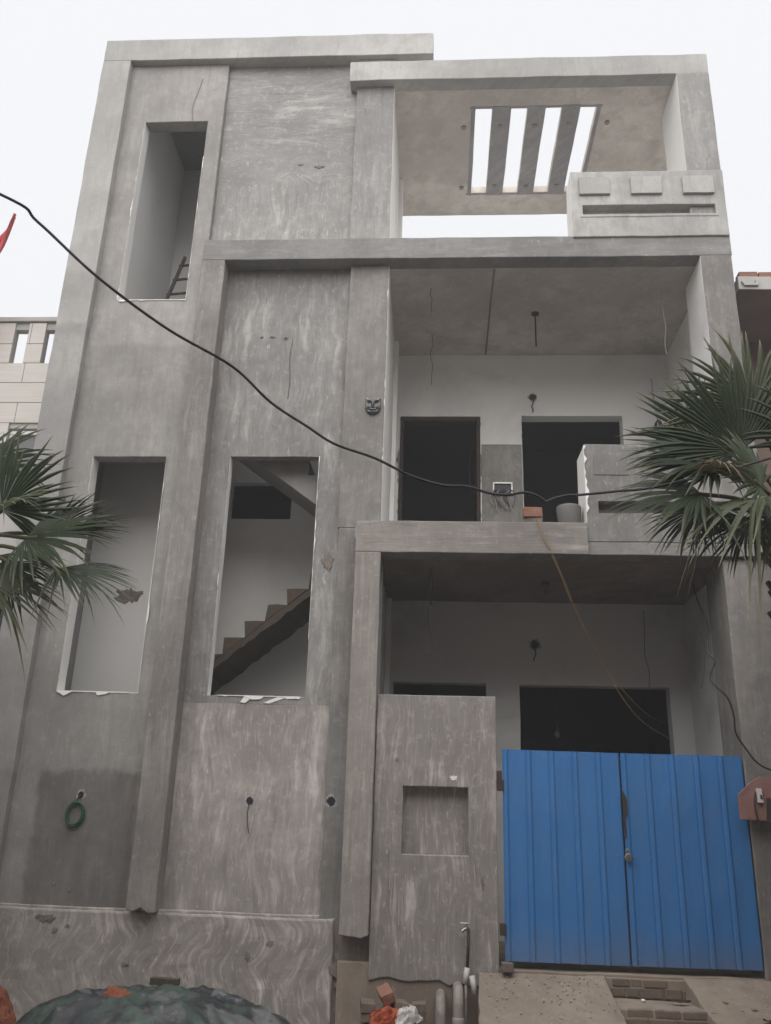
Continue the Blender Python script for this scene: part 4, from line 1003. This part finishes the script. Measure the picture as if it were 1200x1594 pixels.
# electrical box with loose wires on the first floor back wall
EB = empty('switch_box', (.85, 2.14, 5.95), 'open steel switch box with bunched wires on balcony back wall', 'switch box')
box('box_back', .73, .98, 2.137, 2.141, 5.86, 6.03, 'black_rubber', EB, res=1, amp=0, bevel=0)
for (a, b, c, d) in ((.72, .74, 5.85, 6.04), (.97, .99, 5.85, 6.04), (.74, .97, 5.85, 5.87), (.74, .97, 6.02, 6.04)):
    box('rim', a, b, 2.115, 2.14, c, d, 'steel', EB, res=1, amp=0, bevel=0)
rn = random.Random(4)
for i in range(9):
    x = .75 + i * .025
    c_ = cable('wire', [(x, 2.13, 5.93), (x + rn.uniform(-.05, .05), 2.09, 5.90), (x + rn.uniform(-.09, .09), 2.09, 5.80), (x + rn.uniform(-.1, .14), 2.11, 5.70 - rn.uniform(0, .1))], .005, 'wire_dark' if i % 3 else 'nb_concrete', EB, 5, 5)
# cable coil hanging on balcony right wall
wire('hung_cord', [(2.96, 2.10, 7.62), (2.97, 2.09, 7.3), (3.0, 2.08, 6.95)], .010, 'nb_concrete', 'grey cord hanging in the back corner of the balcony')
bm = bmesh.new(); pts = [(3.0 + (.05 + .012 * math.sin(i * .7)) * math.cos(i / 14 * 6.283), 2.07 - .02 * math.sin(i * .3), 6.78 + (.15 + .03 * math.sin(i * .41)) * math.sin(i / 14 * 6.283)) for i in range(56)]
tube(bm, pts, .009, 6); tag(mesh_obj('cord_bundle', bm, 'wire_dark', smooth=True), 'dark looped cord bundle hanging in the balcony corner', 'cord')
# bulb in the porch window
BU = empty('hanging_bulb', (1.48, 2.2, 2.7), 'bare bulb hanging in the dark porch window opening', 'bulb')
bm = bmesh.new(); tube(bm, [(1.48, 2.2, 3.6), (1.48, 2.2, 2.80)], .004, 6); mesh_obj('flex', bm, 'wire_dark', BU)
bm = bmesh.new(); bmesh.ops.create_uvsphere(bm, u_segments=16, v_segments=10, radius=.035, matrix=Matrix.Translation((1.48, 2.2, 2.70)) @ Matrix.Diagonal((1, 1, 1.25, 1))); mesh_obj('glass', bm, 'bucket', BU, smooth=True)
bm = bmesh.new(); tube(bm, [(1.48, 2.2, 2.81), (1.48, 2.2, 2.74)], .018, 10); mesh_obj('holder', bm, 'black_rubber', BU)
# bucket on balcony
bm = bmesh.new(); cxb, cyb = 1.40, -.02
tube(bm, [(cxb, cyb, 4.61), (cxb, cyb, 4.87), (cxb, cyb, 4.90), (cxb, cyb, 4.905)], .13, 24, radii=[.115, .135, .13, .09]); tag(mesh_obj('bucket', bm, 'bucket', smooth=True, bevel=.006), 'grey upturned bucket on balcony edge beside the parapet end', 'bucket')
patchsheet((1.20, -.1, 4.652), .13, .06, (0, 0, 5), 'clear_plastic', 'plastic_scrap', 'small whitish plastic scrap between brick and bucket', 'scrap', 9)

# red board with socket at the gate
BD = empty('socket_board', (3.0, -.3, 1.73), 'red brown board with white socket fixed beside the gate', 'board')
plate('board_plate', [(2.795, 1.735), (3.12, 1.725), (3.16, 2.10), (3.02, 2.12), (2.93, 2.07), (2.80, 1.955)], -.315, -.285, 'board', BD)
plate('recess', [(3.03, 1.74), (3.118, 1.74), (3.13, 1.93), (3.05, 1.93)], -.322, -.316, 'wire_dark', BD)
sk = plate('socket_plate', [(2.965, 1.885), (3.015, 1.885), (3.007, 2.01), (2.96, 2.01)], -.345, -.316, 'socket', BD)
plate('switch', [(2.987, 1.918), (3.008, 1.918), (3.004, 1.955), (2.985, 1.955)], -.352, -.346, 'wire_dark', sk)
cable('lead', [(2.955, -.33, 1.98), (2.935, -.335, 1.9), (2.94, -.335, 1.78), (2.97, -.33, 1.68)], .007, 'wire_dark', BD)
box('bracket', 2.86, 3.2, -.284, -.17, 1.76, 1.80, 'rusty', BD, res=1, amp=0)

# ladder in the top window
LD = empty('wooden_ladder', (-3.7, 1.3, 7.35), 'wooden ladder leaning inside the top floor window', 'ladder')
a0, a1 = Vector((-3.98, 1.0, 7.36)), Vector((-3.72, 1.45, 9.25)); off = Vector((.42, -.06, 0))
for s_ in (0, 1):
    bm = bmesh.new(); tube(bm, [a0 + off * s_, a1 + off * s_], .026, 8); mesh_obj('rail', bm, 'wood', LD)
for k in range(1, 7):
    t = k / 6.6; p = a0.lerp(a1, t)
    bm = bmesh.new(); tube(bm, [p - off * .08, p + off * 1.08], .018, 8); mesh_obj('rung', bm, 'wood', LD)

# flag
FL = empty('pennant_flag', (-6.15, .6, 6.5), 'red pointed pennant flag at the left edge above the tiled house', 'flag')
bm = bmesh.new(); tube(bm, [(-6.32, .6, 6.5), (-6.30, .6, 9.9)], .02, 8); mesh_obj('pole', bm, 'wood', FL)
bm = bmesh.new(); n = 16; g = []
for i in range(n + 1):
    t = i / n
    top = Vector((-6.30, .6, 8.25)).lerp(Vector((-5.855, .55, 9.33)), t); bot = Vector((-6.27, .6, 6.6)).lerp(Vector((-5.85, .55, 9.28)), t ** .5)
    row = []
    for j in range(7):
        p = top.lerp(bot, j / 6); p.y += .09 * math.sin(t * 9 + j * 1.1) * (1 - t * .6); p.x += .015 * math.sin(t * 14 + j)
        row.append(bm.verts.new(p))
    g.append(row)
for i in range(n):
    for j in range(6): bm.faces.new((g[i][j], g[i + 1][j], g[i + 1][j + 1], g[i][j + 1]))
o = mesh_obj('cloth', bm, 'flag', FL, smooth=True); m_ = o.modifiers.new('s', 'SOLIDIFY'); m_.thickness = .003

# ------------------------------------------------------------------ fan palms
def fan_leaf(hub, d, nrm, L, parent, mat, seed, spread=150, droop=.35, fold=.35, nseg=36, name='leaf'):
    rnd = random.Random(seed); hub = Vector(hub); u = Vector(d).normalized()
    n_ = Vector(nrm); n_ = (n_ - u * n_.dot(u)).normalized(); s_ = n_.cross(u)
    bm = bmesh.new(); tipl = bm.verts.layers.float.new('tip')
    ts = [.04, .2, .38, .52, .66, .8, .92, 1.0]
    da = 2 * spread / nseg
    for k in range(nseg):
        ang = R(-spread + da * (k + .5)) + rnd.uniform(-.012, .012)
        c_, sn = math.cos(ang), math.sin(ang)
        ln = L * (.70 + .30 * math.cos(ang / 2.0)) * rnd.uniform(.90, 1.06)
        split = rnd.uniform(.48, .62)
        side_dir = (s_ * c_ - u * sn)
        dr = droop * rnd.uniform(.6, 1.6) + .03; bend = rnd.uniform(-.13, .13)
        if rnd.random() < .16: dr *= 2.6
        if rnd.random() < .10: ln *= rnd.uniform(.55, .8)
        rows = []
        for t in ts:
            r_ = t * ln
            base = hub + (u * c_ + s_ * sn) * r_ + n_ * (fold * abs(sn) * r_ * .45 - fold * .25 * r_ * t)
            hw = (R(da) * .5) * r_ * 1.02
            if t > split: hw = (R(da) * .5) * split * ln * max(0, (1 - (t - split) / (1 - split))) ** .8
            q = max(0, t - .35) / .65
            base = base + Vector((0, 0, -1)) * dr * ln * q * q * .55 + side_dir * bend * ln * q * q
            ridge = n_ * hw * .75
            a = bm.verts.new(base - side_dir * hw); b = bm.verts.new(base + ridge); c = bm.verts.new(base + side_dir * hw)
            for v_ in (a, b, c): v_[tipl] = t
            rows.append((a, b, c))
        for p, q in zip(rows, rows[1:]):
            bm.faces.new((p[0], p[1], q[1], q[0])); bm.faces.new((p[1], p[2], q[2], q[1]))
    return mesh_obj(name, bm, mat, parent)

def palm(root, crown, leaves, trunk_r, seed):
    rnd = random.Random(seed); cx, cy, cz = crown
    bm = bmesh.new(); pts = []; rad = []
    nz = 46
    for i in range(nz + 1):
        t = i / nz; z = -.2 + (cz + .15 + .2) * t
        pts.append((cx + .03 * math.sin(t * 4), cy + .02 * math.cos(t * 3), z)); rad.append(trunk_r * (1.25 - .3 * t) * (1.0 + .06 * (i % 2)))
    tube(bm, pts, trunk_r, 18, radii=rad)
    mesh_obj('trunk', bm, 'trunk', root)
    for k in range(26):             # old leaf bases
        a = k * 2.4; z = cz - .75 + .03 * k; rr_ = trunk_r
        bm = bmesh.new(); p0 = Vector((cx + math.cos(a) * rr_, cy + math.sin(a) * rr_, z)); dv = Vector((math.cos(a) * .55, math.sin(a) * .55, .85)).normalized()
        tube(bm, [p0, p0 + dv * .10, p0 + dv * (.18 + .06 * (k % 3))], .03, 6, radii=[.035, .028, .016]); mesh_obj('leaf_base', bm, 'trunk', root)
    for i, lf_ in enumerate(leaves):
        hub, d, nrm, L, mat, dr, spread = lf_
        lo = fan_leaf(hub, d, nrm, L, root, mat, seed * 100 + i, spread=spread, droop=dr, name='leaf')
        h = Vector(hub); c0 = Vector((cx, cy, cz - .05)); dirn = Vector(d).normalized()
        mid = c0.lerp(h, .5) + Vector((0, 0, .12 * (h - c0).length))
        bm = bmesh.new(); tube(bm, smooth_path([c0, mid, h, h + dirn * L * .12], 6), .014, 6, radii=None); mesh_obj('stalk', bm, 'petiole', lo, smooth=True)

PR = empty('fan_palm', (2.45, -3.3, -.16), 'larger fan palm at the right edge in front of the balcony', 'palm', 'fan palms in front of the house')
palm(PR, (2.45, -3.25, 3.55), [
    ((2.06, -3.40, 4.08), (-.62, -.15, .78), (-.15, -.9, .25), .82, 'leaf', .08, 90),
    ((1.86, -3.42, 3.95), (-.97, -.1, .25), (.1, -.65, .7), .66, 'leaf', .16, 85),
    ((1.72, -3.55, 3.70), (-1, -.1, -.05), (.05, -.6, .75), .66, 'leaf', .20, 85),
    ((1.74, -3.40, 3.66), (-.45, -.2, -.85), (-.5, -.8, .25), .40, 'leaf', .15, 80),
    ((2.05, -3.75, 3.60), (-.55, -.50, -.30), (-.35, -.40, .8), .62, 'leaf_pale', .75, 110),
    ((2.20, -3.35, 4.40), (-.14, -.1, 1), (-.1, -1, .1), .74, 'leaf_pale', .10, 95),
    ((1.80, -3.70, 3.80), (-.3, -.6, .2), (-.2, -.6, .6), .24, 'leaf_dry', .5, 150),
    ((2.00, -3.10, 4.22), (-.42, .1, .9), (-.2, -.9, .2), .74, 'leaf', .08, 85),
    ((2.12, -3.50, 3.78), (-.6, -.4, .35), (-.1, -.8, .5), .52, 'leaf', .2, 120),
    ((2.12, -3.30, 3.60), (-.8, -.1, -.35), (-.3, -.7, .5), .50, 'leaf', .15, 85),
    ((2.35, -3.60, 3.62), (-.2, -.5, -.4), (-.2, -.7, .5), .52, 'leaf_pale', .6, 100),
    ((2.50, -3.0, 4.35), (.15, .4, .9), (.1, -.9, .3), .75, 'leaf', .2, 110),
    ((2.55, -3.45, 4.10), (.3, -.3, .85), (0, -.9, .3), .66, 'leaf', .2, 110),
    ((2.95, -3.3, 4.05), (.8, -.1, .6), (-.2, -.6, .6), .75, 'leaf', .25, 110),
    ((3.10, -3.4, 3.65), (1, 0, .05), (0, -.4, .9), .72, 'leaf', .35, 110),
    ((2.55, -3.9, 3.75), (.15, -1, .25), (0, -.2, 1), .66, 'leaf', .4, 110),
    ((2.5, -2.6, 3.85), (0, 1, .3), (0, -.2, 1), .70, 'leaf', .35, 110),
    ((2.75, -3.2, 3.25), (.5, 0, -.85), (.2, -.8, .3), .55, 'leaf_dry', .3, 90),
], .15, 3)
PL = empty('fan_palm', (-3.45, -3.3, -.16), 'fan palm reaching in from the left edge of the picture', 'palm', 'fan palms in front of the house')
palm(PL, (-3.50, -3.25, 3.35), [
    ((-3.14, -3.30, 3.64), (.42, -.1, .9), (.1, -.95, .2), .66, 'leaf', .12, 105),
    ((-3.08, -3.45, 3.55), (.80, -.3, .45), (-.1, -.5, .9), .46, 'leaf_pale', .3, 85),
    ((-2.86, -3.1, 3.52), (.90, .1, .40), (-.35, .1, 1), .64, 'leaf', .08, 50),
    ((-2.84, -3.45, 3.38), (.98, -.1, .03), (.05, -.7, .6), .66, 'leaf', .10, 85),
    ((-2.56, -3.50, 3.15), (.95, -.1, -.28), (.2, -.5, .85), .56, 'leaf', .18, 65),
    ((-3.02, -3.60, 3.05), (.80, -.3, -.50), (.3, -.6, .7), .60, 'leaf_pale', .35, 100),
    ((-3.00, -3.35, 3.24), (.25, -.1, -.95), (.2, -.95, .2), .42, 'leaf', .15, 80),
    ((-3.5, -3.1, 4.0), (-.2, .4, .9), (0, -.8, .4), .7, 'leaf', .2, 110),
    ((-4.0, -3.3, 3.75), (-.85, 0, .5), (.2, -.6, .7), .7, 'leaf', .25, 110),
    ((-4.1, -3.3, 3.3), (-1, 0, 0), (0, -.4, .9), .7, 'leaf', .35, 110),
    ((-3.5, -3.9, 3.5), (-.1, -1, .3), (0, -.2, 1), .66, 'leaf', .4, 110),
    ((-3.5, -2.6, 3.5), (0, 1, .3), (0, -.2, 1), .66, 'leaf', .35, 110),
    ((-3.7, -3.4, 2.95), (-.4, -.1, -.9), (-.2, -.9, .2), .55, 'leaf_dry', .3, 90),
], .14, 5)

# ------------------------------------------------------------------ foggy air
bm = bmesh.new(); bmesh.ops.create_cube(bm, size=1)
for v_ in bm.verts: v_.co = Vector((v_.co.x * 320, v_.co.y * 320, -1.2 + (v_.co.z + .5) * 15.2))
me = bpy.data.meshes.new('haze'); bm.to_mesh(me); bm.free(); hz = bpy.data.objects.new('haze', me); col.objects.link(hz)
hm = bpy.data.materials.new('fog'); hm.use_nodes = True; hm.node_tree.nodes.clear()
pv = hm.node_tree.nodes.new('ShaderNodeVolumePrincipled'); pv.inputs['Density'].default_value = .0052; pv.inputs['Color'].default_value = (.96, .97, 1, 1)
ho = hm.node_tree.nodes.new('ShaderNodeOutputMaterial'); hm.node_tree.links.new(pv.outputs[0], ho.inputs['Volume'])
me.materials.append(hm); tag(hz, 'thin pale fog filling the street', 'fog', kind='stuff')
